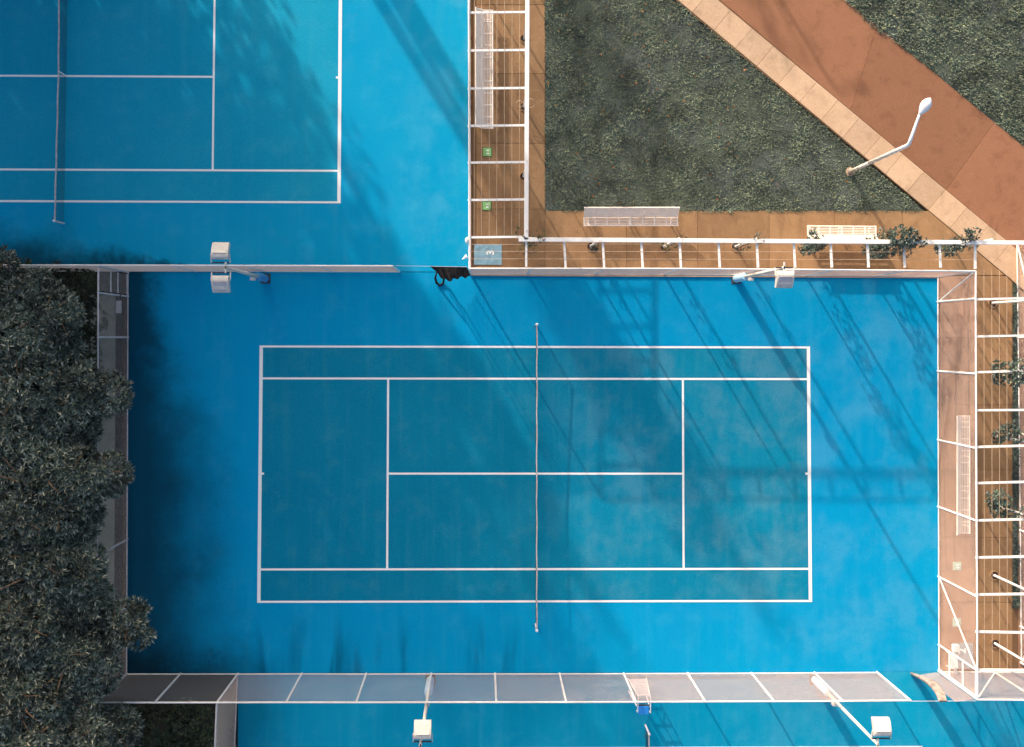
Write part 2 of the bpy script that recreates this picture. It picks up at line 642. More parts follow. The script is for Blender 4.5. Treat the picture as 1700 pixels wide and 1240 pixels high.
for i in range(len(edge_x) - 1):
    a, b = edge_x[i], edge_x[i + 1]
    if i in (14,):
        pass
    pa, pb = onL(a), onL(b)
    # square joint: step from the left edge along the normal to the right edge
    def across(p):
        q = Vector(p)
        d = Vector((.545, -.65)).normalized()
        # intersect with right edge line y=(x-1192)*.8335
        tt = (-(q.y) + (q.x - 1192) * .8335) / (d.y - d.x * .8335)
        return (q.x + d.x * tt, q.y + d.y * tt)
    slab('edge_slab', [pa, across(pa), across(pb), pb], M['sand'], path, .020, .007, .004)


def onG(x): return (x, (x - 1404) * .822)


pj = [((700, -410), (870, -440)), ((1100, -80), (1290, -95)), ((1412, 183), (1456, 42.7)), ((1571, 315.5), (1651, 203)), ((1760, 474), (1840, 360)), ((1900, 590), (1990, 480))]
for (l0, r0), (l1, r1) in zip(pj[:-1], pj[1:]):
    slab('path_panel', [l0, r0, r1, l1], M['red'], path, .010, .007, .002)

# lawns
lawn1 = setting('lawn', [(906, -600), (906, 350), (1533, 350), (380, -617)], -.004, M['lawn'])
lawn2 = setting('far_lawn', [(1404 - 500, -411), (1404, 0), (1700, 243.3), (2300, 736), (2300, -600)], -.004, M['lawn'])
# strip of grass at the foot of the far fence
setting('verge', [(1681.5, 470), (1689.5, 477), (1689.5, 1010), (1681.5, 1010)], .004, M['lawn'])
setting('neighbour_paving', [(1690.5, 478), (2300, 980), (2300, 1115), (1690.5, 1114.5)], -.01, M['dust'])
# strips behind the west fence
setting('soil_bank', [(-700, 452), (212, 452), (211, 1118), (394, 1118.5), (394, 1700), (-700, 1700)], -.03, M['earth'])
setting('asphalt_strip', [(150, 490), (192, 490), (189, 1112), (150, 1112)], -.02, M['asph'])
setting('edge_kerb', [(205, 455), (212.5, 455), (210.5, 1116), (203, 1116)], -.012, M['drain'])
dr = MB().prism([xy(*p) for p in [(191.5, 561), (204, 561), (202, 1112), (189, 1112)]], -.05, -.015).build('drain_channel', M['black'])
tag(dr, kind='structure')
pl = MB().prism([xy(*p) for p in [(193, 499), (202, 499), (202, 520), (193, 520)]], -.02, .05).build('drain_cover', M['plate'], bevel=.01)
tag(pl, 'pale rectangular cover lying on the ground behind the wire fence by the evergreen trees', 'drain cover')

# ------------------------------------------------------------------ grass
def in_tri(p, poly):
    inside = np.zeros(len(p), bool)
    n = len(poly)
    for i in range(n):
        x0, y0 = poly[i]
        x1, y1 = poly[(i + 1) % n]
        c = ((y0 > p[:, 1]) != (y1 > p[:, 1])) & (p[:, 0] < (x1 - x0) * (p[:, 1] - y0) / (y1 - y0 + 1e-12) + x0)
        inside ^= c
    return inside


def grass(name, poly_px, dens, mat, hmin=.05, hmax=.16):
    poly = [xy(*p) for p in poly_px]
    P = np.array(poly)
    lo, hi = P.min(0), P.max(0)
    n = int((hi - lo).prod() * dens)
    pts = lo + rng.random((n, 2)) * (hi - lo)
    pts = pts[in_tri(pts, poly)]
    # tufts: keep more where a coarse pattern is high, so the cover is uneven
    f = (np.sin(pts[:, 0] * 2.1 + 1.3 * np.sin(pts[:, 1] * 1.7)) * np.sin(pts[:, 1] * 2.6 + 1.1 * np.sin(pts[:, 0] * 1.3 + 2)) +
         .8 * np.sin(pts[:, 0] * 6.3 + 2 * np.sin(pts[:, 1] * 5.1)) * np.sin(pts[:, 1] * 7.1 + np.sin(pts[:, 0] * 4.4)))
    keep = rng.random(len(pts)) < np.clip(.62 + .28 * f, .22, 1)
    pts, f = pts[keep], f[keep]
    n = len(pts)
    hgt = (hmin + rng.random(n) * (hmax - hmin)) * (1 + .35 * np.clip(f, -1, 1))
    a = rng.random(n) * 2 * np.pi
    lean = .35 + rng.random(n) * .9
    wd = .007 + rng.random(n) * .011
    dx, dy = np.cos(a), np.sin(a)
    b0 = np.stack([pts[:, 0] - dy * wd, pts[:, 1] + dx * wd, np.full(n, -.004)], 1)
    b1 = np.stack([pts[:, 0] + dy * wd, pts[:, 1] - dx * wd, np.full(n, -.004)], 1)
    md = np.stack([pts[:, 0] + dx * hgt * lean * .5, pts[:, 1] + dy * hgt * lean * .5, hgt * .75], 1)
    m0 = md + np.stack([-dy * wd * .8, dx * wd * .8, np.zeros(n)], 1)
    m1 = md - np.stack([-dy * wd * .8, dx * wd * .8, np.zeros(n)], 1)
    tp = np.stack([pts[:, 0] + dx * hgt * lean * 1.3, pts[:, 1] + dy * hgt * lean * 1.3, hgt * (1.05 - .35 * lean)], 1)
    V = np.stack([b0, b1, m0, m1, tp], 1).reshape(-1, 3)
    i = np.arange(n)[:, None] * 5
    T = np.concatenate([i + np.array([0, 1, 2]), i + np.array([1, 3, 2]), i + np.array([2, 3, 4])], 1).reshape(-1, 3)
    o = np_mesh(name, V, T, mat)
    return o


o = grass('grass', [(904, -60), (904, 352.5), (1537, 352.5), (1052, -60)], 1150, M['blade'], .02, .065)
tag(o, 'short dark patchy grass filling the triangular lawn', 'grass', kind='stuff')
o = grass('grass', [(1320, -60), (1399, 1), (1450, 46), (1540, 112), (1640, 192), (1700, 243), (1760, 290), (1760, -60)], 900, M['blade'], .04, .12)
tag(o, 'longer ragged grass beyond the red path', 'grass', kind='stuff')
o = grass('grass', [(1681, 469), (1690, 477), (1690, 1010), (1681, 1010)], 1500, M['vine'], .04, .14)
tag(o, 'narrow strip of green growth along the foot of the east fence', 'grass', kind='stuff')
# fallen leaves on the lawn
V, T = [], []
for _ in range(150):
    px_, py_ = random.uniform(910, 1500), random.uniform(5, 345)
    if py_ < (px_ - 1118) * .84: continue
    p = at(px_, py_, .11)
    r_ = random.uniform(.03, .07)
    a = random.uniform(0, 6.28)
    n = len(V)
    for k in range(4):
        V.append((p.x + math.cos(a + k * 1.57) * r_ * (1 if k % 2 else .55), p.y + math.sin(a + k * 1.57) * r_ * (1 if k % 2 else .55), p.z + random.uniform(-.02, .03)))
    T += [(n, n + 1, n + 2), (n, n + 2, n + 3)]
tag(np_mesh('fallen_leaves', V, T, M['dead']), 'scattered orange brown leaves lying in the lawn', 'leaves', kind='stuff')


# ------------------------------------------------------------------ fences
def wire_panel(p0, p1, z0, z1, pitch, r, mat, parent, name='wire_mesh'):
    """chain link between two posts: straight diagonal wires, three-sided"""
    p0, p1 = Vector(p0), Vector(p1)
    L_ = (p1 - p0).length
    u = (p1 - p0) / L_
    nrm = Vector((-u.y, u.x, 0))
    hh = z1 - z0
    segs = []
    s = pitch * math.sqrt(2)
    k = -hh
    while k < L_:
        a0, a1 = max(k, 0), min(k + hh, L_)
        if a1 > a0 + .02:
            segs.append((a0, z0 + a0 - k, a1, z0 + a1 - k, 1))
        b0, b1 = max(k, 0), min(k + hh, L_)
        if b1 > b0 + .02:
            segs.append((b0, z1 - (b0 - k), b1, z1 - (b1 - k), -1))
        k += s
    vs, fs = [], []
    for (a0, za, a1, zb, sd) in segs:
        A = Vector((p0.x, p0.y, 0)) + u * a0 + Vector((0, 0, za)) + nrm * (sd * r * .9)
        B = Vector((p0.x, p0.y, 0)) + u * a1 + Vector((0, 0, zb)) + nrm * (sd * r * .9)
        d = (B - A).normalized()
        s1 = d.cross(nrm)
        n = len(vs)
        for P in (A, B):
            for q in range(3):
                an = q * 2.0944 + .5
                vs.append(P + (s1 * math.cos(an) + nrm * math.sin(an)) * r)
        fs += [(n, n + 1, n + 4, n + 3), (n + 1, n + 2, n + 5, n + 4), (n + 2, n, n + 3, n + 5)]
    o = MB().add(vs, fs).build(name, mat, parent)
    o['kind'] = 'stuff'
    return o


def fence(label, posts_px, pipe, mesh, braces=(), cat='fence', group=None, skip=(), rail_r=.036, post_r=.042, pitch=.055, wr=.0030, midrail=None, shade_bays=0):
    pts = [at(px, py, 0) for px, py in posts_px]
    t = thing('wire_fence', label, cat, pts[0], group)
    for p in pts:
        MB().tube([(p.x, p.y, -.05), (p.x, p.y, H + .02)], post_r, 8).build('post', pipe, t, smooth=False)
    a, b = pts[0], pts[-1]
    m = MB()
    m.tube([(p.x, p.y, H) for p in pts], rail_r, 8)
    m.build('top_rail', pipe, t)
    m = MB()
    m.tube([(p.x, p.y, .07) for p in pts], .026, 6)
    m.build('bottom_rail', pipe, t)
    for i in range(len(pts) - 1):
        if i in skip: continue
        wire_panel(pts[i], pts[i + 1], .06, H - .02, pitch, wr * random.uniform(.9, 1.1) * (.5 if i < shade_bays else .55 if 0 < shade_bays and i < 6 else .75 if 0 < shade_bays and i < 8 else 1), M['shade_mesh'] if i < shade_bays else mesh, t)  # first bays get greyer, thinner wire to imitate deep shade
        if midrail:
            MB().tube([(pts[i].x, pts[i].y, midrail), (pts[i + 1].x, pts[i + 1].y, midrail)], .012, 6).build('mid_wire', pipe, t)
    for (ia, za, ib, zb) in braces:
        A, B = pts[ia], pts[ib]
        MB().tube([(A.x, A.y, za), (B.x, B.y, zb)], .032, 6).build('brace', pipe, t)
    return t


FW = fence('grey shaded wire fence standing between the dark evergreen trees and the main blue court',
           [(213.5, 452), (213.2, 492), (213, 560), (212.6, 672), (212.2, 784), (211.8, 895), (211.4, 1007), (211, 1118)], M['gpipe'], M['shade_mesh'], skip=(0,), wr=.0015)
fence('pale wire fence between the two blue courts, ending at the dark bunched curtain gap',
      [(-125, 449.5), (-13, 449.5), (100, 450), (213, 450), (326, 450.2), (439, 450.5), (551, 450.8), (663, 451.2)], M['pipe'], M['mesh'], wr=.0034, pitch=.05)
fence('sunlit white wire fence between the blue court and the long trellis walkway with benches',
      [(781, 455), (875, 455), (987, 455), (1102, 455.3), (1222, 456), (1337, 457), (1448, 458), (1556, 459)], M['pipe'], M['mesh'], wr=.0030, pitch=.05)
kb = MB().prism([xy(*p) for p in [(782, 455.6), (1556, 459.2), (1556, 461.6), (782, 457.8)]], -.02, .07).build('kerb', M['sand'], bevel=.01)
tag(kb, kind='structure')
FE = fence('white wire fence with diagonal braces along the sunny right end of the main court',
           [(1556.2, 459), (1556, 501), (1556.2, 616), (1556.6, 730), (1557, 841), (1557.4, 957), (1557.8, 1070), (1558, 1114)], M['white'], M['mesh'],
           braces=[(1, .1, 0, H - .05), (5, .1, 6, H - .05)], skip=(6,), wr=.0016, pitch=.055)
fence('long pale wire fence below the main court, with umpire chair and floodlights behind',
      [(211, 1118.2), (300, 1118.2), (395, 1118.2), (501, 1118), (608, 1118.2), (716, 1118), (822, 1118), (929, 1118), (1035.5, 1117.6), (1141.6, 1117.3), (1247.2, 1116.9), (1352, 1116.4), (1455.8, 1115.6)],
      M['pipe'], M['mesh'], wr=.0031, pitch=.055, shade_bays=2)
fence('short wire fence running down from the long fence beside the dark shrubs',
      [(395, 1118.4), (390, 1238), (388, 1350)], M['gpipe'], M['shade_mesh'], wr=.0024)
fence('white wire fence closing the bottom of the paved walkway with crossed braces',
      [(1558.2, 1114.4), (1650, 1115), (1760, 1116)], M['white'], M['mesh'], braces=[(1, .1, 0, H - .05)], wr=.0034)
fence('white wire fence left of the first trellis and long vertical bench',
      [(779, -180), (779.5, -60), (780, 60), (780.3, 175), (780.6, 290), (781, 454)], M['white'], M['mesh'], wr=.0030)
fence('white wire fence at the right edge of the photo beside the narrow green strip',
      [(1687, 404), (1689, 560), (1691, 720), (1692.5, 880), (1694, 1040), (1694.5, 1100)], M['white'], M['mesh'],
      braces=[(0, .1, 2, H - .05), (5, .1, 3, H - .05)], wr=.0016)

# gate in the west fence (dark brown timber leaf seen through its mesh)
ga, gb = at(213.4, 453), at(213.2, 491)
gt = thing('fence_gate', 'narrow grey metal gate at the top corner of the shaded fence beside the trees', 'gate', ga)
for z in (.12, 1.3, 2.15, H - .06):
    MB().tube([(ga.x - .02, ga.y - .06, z), (gb.x - .02, gb.y + .06, z)], .03, 6).build('rail', M['gpipe'], gt)
wire_panel(Vector((ga.x - .02, ga.y - .06, 0)), Vector((gb.x - .02, gb.y + .06, 0)), .14, H - .1, .055, .0022, M['shade_mesh'], gt)
MB().box((ga.x + .05, (ga.y + gb.y) / 2 - .5, 1.15), (.05, .12, .06)).build('latch', M['dark'], gt)

# gate in the bottom right corner
ca, cb = at(1557.8, 1071), at(1558, 1113)
gt = thing('fence_gate', 'white framed gate bay in the bottom right corner of the main court', 'gate', ca)
for z in (1.1, 2.35, H - .1):
    MB().tube([(ca.x, ca.y - .04, z), (cb.x, cb.y + .05, z)], .035, 6).build('rail', M['white'], gt)
MB().tube([(cb.x + .02, cb.y + .03, 0), (cb.x + .02, cb.y + .03, H)], .05, 8).build('gate_post', M['white'], gt)
wire_panel(Vector((ca.x, ca.y - .04, 0)), Vector((cb.x, cb.y + .05, 0)), .1, H - .1, .055, .0016, M['mesh'], gt)

# ------------------------------------------------------------------ curtains across the two openings
t = thing('net_curtain', 'dark bunched shade net hanging on a wire at the opening between the courts', 'net', at(780, 455))
w0, w1 = at(657, 441, 3.6), at(776, 443, 3.6)
MB().tube([w0, w1], .007, 5).build('hanging_wire', M['steel'], t)
V_, F_ = [], []
N = 52
NJ = 64
for i in range(N + 1):
    s = i / N
    for j in range(NJ + 1):
        q = j / NJ
        top = at(714 + 61 * s, 441.8 + 1.2 * s, 3.58)
        bx = 727 + 53 * s
        by = 458 + 7 * math.sin(s * 3.1) - 1.5 * s
        bot = at(bx, by, .25 + .35 * math.sin(s * 2.6) * (1 - s))
        p = top.lerp(bot, q)
        am = .010 + .035 * q
        p.y += am * math.sin(s * 26 + q * 1.2) + .05 * q * math.sin(s * 9 + q * 2)
        p.x += .03 * math.sin(s * 31 + 2 * q)
        V_.append(p)
for i in range(N):
    for j in range(NJ):
        a = i * (NJ + 1) + j
        F_.append((a, a + NJ + 1, a + NJ + 2, a + 1))
o = MB().add(V_, F_).build('curtain', M['curtain'], t)
o['kind'] = 'stuff'
wm = o.modifiers.new('netting', 'WIREFRAME')
wm.thickness = .011
wm.use_even_offset = False
lp = [at(725, 452, .8), at(722.5, 462, .3), at(725, 470, .08), at(730.5, 473.5, .05), at(736, 470, .06), at(737, 463, .2), at(734, 456, .5)]
m = MB()
m.tube(lp, [.03, .05, .055, .055, .05, .045, .03], 7)
m.build('loop', M['curtain'], t, smooth=True)

t = thing('net_curtain', 'faded pink brown net gathered at the opening in the bottom right corner', 'net', at(1556, 1116))
w0, w1 = at(1512, 1164, 3.6), at(1621, 1163.5, 3.6)
MB().tube([w0, w1], .009, 5).build('hanging_wire', M['steel'], t)
for k in range(7):
    pts = []
    for j in range(9):
        q = j / 8
        bx, by = 1512 + k * 1.8, 1117.5 + .7 * k
        tx, ty = 1559 + k * 1.7, 1163
        zz = 3.58 * (q ** .95) + .04
        # folds bulge to the right in the middle of their height
        gx = bx + (at_x := 0) + (tx - bx) * 0
        b_ = at(bx, by, 0)
        tp = at(tx, ty, 3.58)
        p = Vector((b_.x + (tp.x - b_.x) * q, b_.y + (tp.y - b_.y) * q, zz))
        p.x += .22 * math.sin(q * math.pi) + .015 * math.sin(9 * q + k)
        p.y += .12 * math.sin(q * math.pi)
        pts.append(p)
    MB().tube(pts, [(.05 + .05 * math.sin(math.pi * i / 8) + .012 * math.sin(i * .8 + k)) for i in range(9)], 7).build('fold', M['curtain_p'], t, smooth=True)
a_, b_ = at(1526, 1119), at(1555, 1115)
wire_panel(Vector((a_.x, a_.y, 0)), Vector((b_.x, b_.y, 0)), .08, 3.55, .055, .0038, M['mesh'], t, 'net_panel')


# ------------------------------------------------------------------ trellis pergolas
def pergola(label, outer, beams, posts, wires, loc):
    t = thing('pergola', label, 'pergola', loc)
    a, b = outer
    MB().beam(at(a[0], a[1], H), at(b[0], b[1], H), .17, .12).build('outer_beam', M['white'], t, bevel=.01)
    for (p, q) in beams:
        MB().beam(at(p[0], p[1], H - .07), at(q[0], q[1], H - .07), .085, .07).build('cross_beam', M['white'], t)
    for (px, py) in posts:
        p = at(px, py)
        MB().tube([(p.x, p.y, -.05), (p.x, p.y, H - .05)], [.055, .05], 10).build('post', M['white'], t)
    for (p, q) in wires:
        MB().tube([at(p[0], p[1], H - .03), at(q[0], q[1], H - .03)], .0065, 5).build('trellis_wire', M['wire'], t)
    return t


by_ = [-107, -43, 20, 83, 146, 208, 269, 331, 393]
pergola('white trellis frame standing over the vertical bench and green floor markers',
        ((876.5, -180), (873.6, 398)), [((776.5, y + 1), (874, y)) for y in by_] + [((873.6, 399), (873.6, 443))],
        [(870, -50), (870.5, 64), (870, 177), (869.5, 293), (869.5, 404)],
        [((x, -180), (x - 1, 392)) for x in (788, 800, 813, 825.5, 838, 850.5, 863)], at(870, 404))
bx_ = [937, 1001, 1065, 1128.5, 1193, 1256.5, 1318, 1379, 1440, 1500, 1559.5]
pergola('long white trellis frame over the walkway with two white benches beside it',
        ((861, 397.5), (1702, 403)), [((x - 0.5, 399.5), (x + 2, 444)) for x in bx_] + [((1618.5, 402), (1619, 446))],
        [(981, 409), (1102, 409), (1221, 409), (1343, 409.5), (1463, 410), (1582, 410.5)],
        [((776, y), (1618, y + 1.5)) for y in (405.5, 417, 429.5)], at(1102, 409))
bz_ = [(497, 495), (558.5, 557), (618, 615.5), (681, 680.5), (742, 740), (802, 800), (864, 862), (925.5, 924), (987, 986), (1048.5, 1050), (1112, 1112.5)]
pergola('white trellis frame on the right with plants climbing its slanting posts',
        ((1728, 404), (1726, 1128)), [((1619.5, a), (1726, a + (b - a) * 1.4)) for a, b in bz_],
        [(1648, 503), (1649, 617), (1650, 723.5), (1650, 838), (1650.5, 955), (1651.5, 1068)],
        [((x, 447), (x + .8, 1110)) for x in (1633.5, 1646.5, 1659, 1671.5)], at(1650, 723))

# planting pits at the foot of the posts
pit_words = {(870.5, 64): 'round planting pit beside the post at the middle of the vertical bench', (870, 177): 'round planting pit with thin white hoops beside the lower half of the vertical bench',
             (869.5, 293): 'round planting pit between the two green floor markers and the lawn',
             (981, 409): 'planting pit just below the left end of the horizontal white bench', (1102, 409): 'planting pit below the right end of the horizontal white bench', (1221, 409): 'planting pit straight above the blue pole padding on the walkway',
             (1648, 503): 'topmost planting pit beneath the right hand trellis', (1650, 723.5): 'planting pit level with the top of the bench behind the right fence',
             (1650.5, 955): 'bare planting pit beside the upper pale green floor marker', (1651.5, 1068): 'bare planting pit in the lowest bay of the right hand trellis'}
for (px, py), lab in pit_words.items():
    c = at(px, py)
    t = thing('planting_pit', lab, 'planting pit', (c.x, c.y, 0), 'round planting pits at the trellis posts')
    m = MB()
    n = 22
    vs, fs = [], []
    for k in range(n):
        a = 2 * math.pi * k / n
        for (r_, z) in ((.21, .012), (.21, .055), (.165, .055), (.165, .016)):
            vs.append((c.x + r_ * math.cos(a), c.y + r_ * math.sin(a), z))
    for k in range(n):
        k2 = (k + 1) % n
        for q in range(3):
            fs.append((k * 4 + q, k2 * 4 + q, k2 * 4 + q + 1, k * 4 + q + 1))
    m.add(vs, fs).build('rim', M['brown'], t)
    MB().disc(c, .168, .02, 18).build('soil', M['drain'], t)

# hoops at the second pit
c = at(870, 177)
t = thing('wire_hoop', 'pair of thin white wire hoops standing at the trellis post beside the bench', 'hoop', (c.x, c.y, 0))
for (dx, dy, r_) in ((-.22, .0, .14), (.26, .04, .19)):
    m = MB()
    m.tube([(c.x + dx + r_ * math.cos(a), c.y + dy + r_ * .9 * math.sin(a), .55 + .1 * math.sin(a)) for a in np.linspace(.4, 5.9, 14)], .011, 5)
    m.tube([(c.x + dx, c.y + dy - r_ * .88, .45), (c.x + dx * .6, c.y - .03, .0)], .010, 5)
    m.build('hoop', M['wire'], t)


# ------------------------------------------------------------------ benches
def bench(label, b0, b1, front, seat_d, back_w, back_h, nbars):
    """b0,b1: ground points (px) below the seat/back crease; front: unit ground vector to the sitter's front"""
    A, B = at(*b0), at(*b1)
    f = Vector((front[0], front[1], 0)).normalized()
    u = (B - A).normalized()
    Ln = (B - A).length
    t = thing('bench', label, 'bench', A.lerp(B, .5), 'white slatted metal benches')
    sz = .44
    # seat slats
    ns = 6
    for k in range(ns):
        q = seat_d * (k + .5) / ns
        a = A + f * q + Vector((0, 0, sz))
        MB().beam(a + u * .02, a + u * (Ln - .02), seat_d / ns * .52, .018, (0, 0, 1)).build('seat_slat', M['bench'], t)
    MB().tube([A + f * seat_d + Vector((0, 0, sz)), B + f * seat_d + Vector((0, 0, sz))], .026, 6).build('front_rail', M['bench'], t)
    # reclined back slats
    nb = 11
    bdir = (-f * back_w + Vector((0, 0, back_h)))
    bl = bdir.length
    bn = bdir.normalized()
    for k in range(nb):
        a = A + Vector((0, 0, sz + .04)) + bdir * ((k + .5) / nb)
        MB().tube([a + u * .015, a + u * (Ln - .015)], bl / nb * .46, 6).build('back_slat', M['bench'], t)
    e = A + Vector((0, 0, sz + .04)) + bdir
    MB().tube([e, e + u * Ln], .03, 6).build('back_rail', M['bench'], t)
    for i in range(nbars + 1):
        s = Ln * i / nbars
        s = min(max(s, .03), Ln - .03)
        p = A + u * s
        MB().beam(p + Vector((0, 0, sz - .005)), p + f * seat_d + Vector((0, 0, sz - .005)), .045, .05).build('seat_bar', M['bench'], t)
        MB().beam(p + Vector((0, 0, sz)) - bn.cross(u) * .02, p + Vector((0, 0, sz + .04)) + bdir - bn.cross(u) * .02, .04, .03, u).build('back_bar', M['bench'], t)
    nl = max(3, int(Ln / 1.4) + 1)
    for i in range(nl):
        p = A + u * (Ln * (.06 + .88 * i / (nl - 1)))
        m = MB()
        q0, q1 = p + f * .05, p + f * (seat_d - .05)
        m.tube([q0 + Vector((0, 0, sz - .02)), q0], .025, 6)
        m.tube([q1 + Vector((0, 0, sz - .02)), q1], .025, 6)
        m.tube([q0 + Vector((0, 0, .03)), q1 + Vector((0, 0, .03))], .02, 6)
        m.build('leg_frame', M['bench'], t)


bench('long white slatted bench standing upright in the photo under the first trellis', (803, 21), (803, 217), (1, 0), .39, .34, .33, 10)
bench('white slatted bench between the triangular lawn and the long trellis', (967, 362), (1123, 362), (0, -1), .37, .36, .33, 8)
bench('shorter white bench partly hidden beneath the beam among climbing plants', (1335, 392), (1449, 393), (0, 1), .40, .30, .33, 6)
bench('long white bench seen through the right hand wire fence', (1587, 688), (1587, 883), (1, 0), .40, .30, .33, 10)


# ------------------------------------------------------------------ floor markers and numbered mats
def marker(label, px, py, big, panel, edge):
    c = at(px, py)
    t = thing('floor_marker', label, 'floor marker', (c.x, c.y, .012), 'square floor markers with footprints')
    MB().box((c.x, c.y, .022), (big, big, .014)).build('edge', edge, t)
    MB().box((c.x, c.y, .024), (big - .05, big - .05, .018)).build('panel', panel, t)
    for s in (-1, 1):
        m = MB()
        m.add([(x, y, z + .0) for x, y, z in [(c.x + .02 + dx, c.y + s * .065 + dy, .0345) for dx, dy in
              ((-.055, -.02), (-.03, -.034), (.0, -.026), (.045, -.034), (.07, -.02), (.07, .02), (.045, .034), (.0, .026), (-.03, .034), (-.055, .02))]], [tuple(range(10))])
        m.build('footprint', M['print'], t)


marker('green square floor marker with white footprints, nearer the vertical bench', 809, 252.5, .40, M['green'], M['green_d'])
marker('green square floor marker with white footprints, nearer the mat numbered 3', 808, 341.5, .40, M['green'], M['green_d'])
marker('pale green floor marker behind the right fence, close under the long bench', 1588.5, 939.5, .36, M['green_p'], M['green_p'])
marker('pale green floor marker behind the right fence, close to the mat numbered 2', 1588, 1033, .36, M['green_p'], M['green_p'])


def mat_num(label, x0, x1, y0, y1, mat, ch, cx, cy, size):
    a, b = at(x0, y1), at(x1, y0)
    c = (a + b) / 2
    t = thing('number_mat', label, 'mat', (c.x, c.y, .012))
    MB().box((c.x, c.y, .022), (b.x - a.x, b.y - a.y, .016)).build('mat', mat, t, bevel=.004)
    fc = bpy.data.curves.new('numeral', 'FONT')
    fc.body = ch
    fc.align_x = 'CENTER'
    fc.align_y = 'CENTER'
    fc.size = size
    fc.offset = .012
    fo = bpy.data.objects.new('tmp', fc)
    COL.objects.link(fo)
    bpy.context.view_layer.update()
    me = bpy.data.meshes.new_from_object(fo.evaluated_get(bpy.context.evaluated_depsgraph_get()))
    bpy.data.objects.remove(fo)
    me.materials.clear()
    me.materials.append(M['print'])
    o = bpy.data.objects.new('numeral', me)
    COL.objects.link(o)
    o.parent = t
    p = at(cx, cy)
    o.location = (p.x - c.x, p.y - c.y, .0225)
    o.rotation_euler = (0, 0, R(90))


mat_num('blue grey mat printed with a white number 3 at the trellis corner', 787, 833, 405.5, 439.5, M['mat'], '3', 814.5, 419.5, .46)
mat_num('pale grey mat printed with a white number 2 behind the right fence', 1581, 1615, 1067, 1110, M['mat_g'], '2', 1597, 1080, .46)

# white cart by the second mat
c = at(1577, 1093)
t = thing('cart', 'white metal cart with a small box on it beside the mat numbered 2', 'cart', (c.x, c.y, .01))
MB().box((c.x - .04, c.y + .02, .52), (.28, .60, .10)).build('tray', M['white'], t, bevel=.02)
MB().box((c.x - .02, c.y + .62, .62), (.27, .30, .24)).build('box', M['white'], t, bevel=.03)
MB().box((c.x - .04, c.y + .39, .50), (.13, .24, .06)).build('neck', M['white'], t, bevel=.01)
for sx in (-1, 1):
    for (yy) in (-.27, .28):
        MB().tube([(c.x + sx * .15, c.y + yy, .5), (c.x + sx * .16, c.y + yy * 1.12, .0)], .022, 6).build('leg', M['white'], t)
MB().box((c.x + .07, c.y - .36, .40), (.11, .34, .05)).build('handle', M['white'], t, bevel=.01)


# ------------------------------------------------------------------ nets
def tennis_net(label, cx, cy, strap=True, h=.0):
    t = thing('tennis_net', label, 'tennis net', (cx, cy, 0), 'tennis nets across the courts')
    hw = 6.40

    def zt(y):
        return .914 + (1.07 - .914) * abs(y) / hw - .02
    m = MB()
    ys_ = np.arange(-hw + .06, hw - .05, .045)
    for y in ys_:
        m.beam((cx, cy + y, .02), (cx, cy + y, zt(y)), .003, .003, (1, 0, 0))
    for z in np.arange(.02, .9, .045):
        m.beam((cx + .003, cy - hw + .05, z), (cx + .003, cy + hw - .05, z), .003, .003)
    o = m.build('netting', M['net'], t)
    o['kind'] = 'stuff'
    m = MB()
    k = 60
    pr = []
    for i in range(k + 1):
        y = -hw + .04 + (2 * hw - .08) * i / k
        pr.append((cx + .008 * math.sin(i * .7), cy + y, zt(y) + .004 * math.sin(i * 1.9)))
    for i in range(k):
        a, b = pr[i], pr[i + 1]
        m.add([(a[0] - .020, a[1], a[2]), (a[0] + .020, a[1], a[2]), (b[0] + .020, b[1], b[2]), (b[0] - .020, b[1], b[2]),
               (a[0] - .024, a[1], a[2] - .06), (a[0] + .024, a[1], a[2] - .06), (b[0] + .024, b[1], b[2] - .06), (b[0] - .024, b[1], b[2] - .06)],
              [(0, 1, 2, 3), (0, 3, 7, 4), (1, 5, 6, 2)])
    m.build('top_band', M['band'], t)
    for s in (-1, 1):
        p = MB()
        p.tube([(cx, cy + s * hw, 0), (cx, cy + s * hw, 1.08)], .042, 10)
        po = p.build('net_post', M['steel'], t)
        MB().ellipsoid((cx, cy + s * hw, 1.085), (.06, .06, .035)).build('cap', M['lamp'], po, smooth=True)
        MB().beam((cx - .05, cy + s * hw - s * .05, .78), (cx - .17, cy + s * hw - s * .18, .86), .02, .02).build('crank', M['dark'], po)
    if strap:
        MB().beam((cx, cy, 0.0), (cx, cy, .92), .05, .02, (1, 0, 0)).build('centre_strap', M['line'], t)


tennis_net('tennis net across the middle of the main court', 0, 0)
tennis_net('tennis net across the upper left court', UC[0], UC[1])
tennis_net('tennis net just showing at the bottom edge of the photo', LC[0], LC[1])


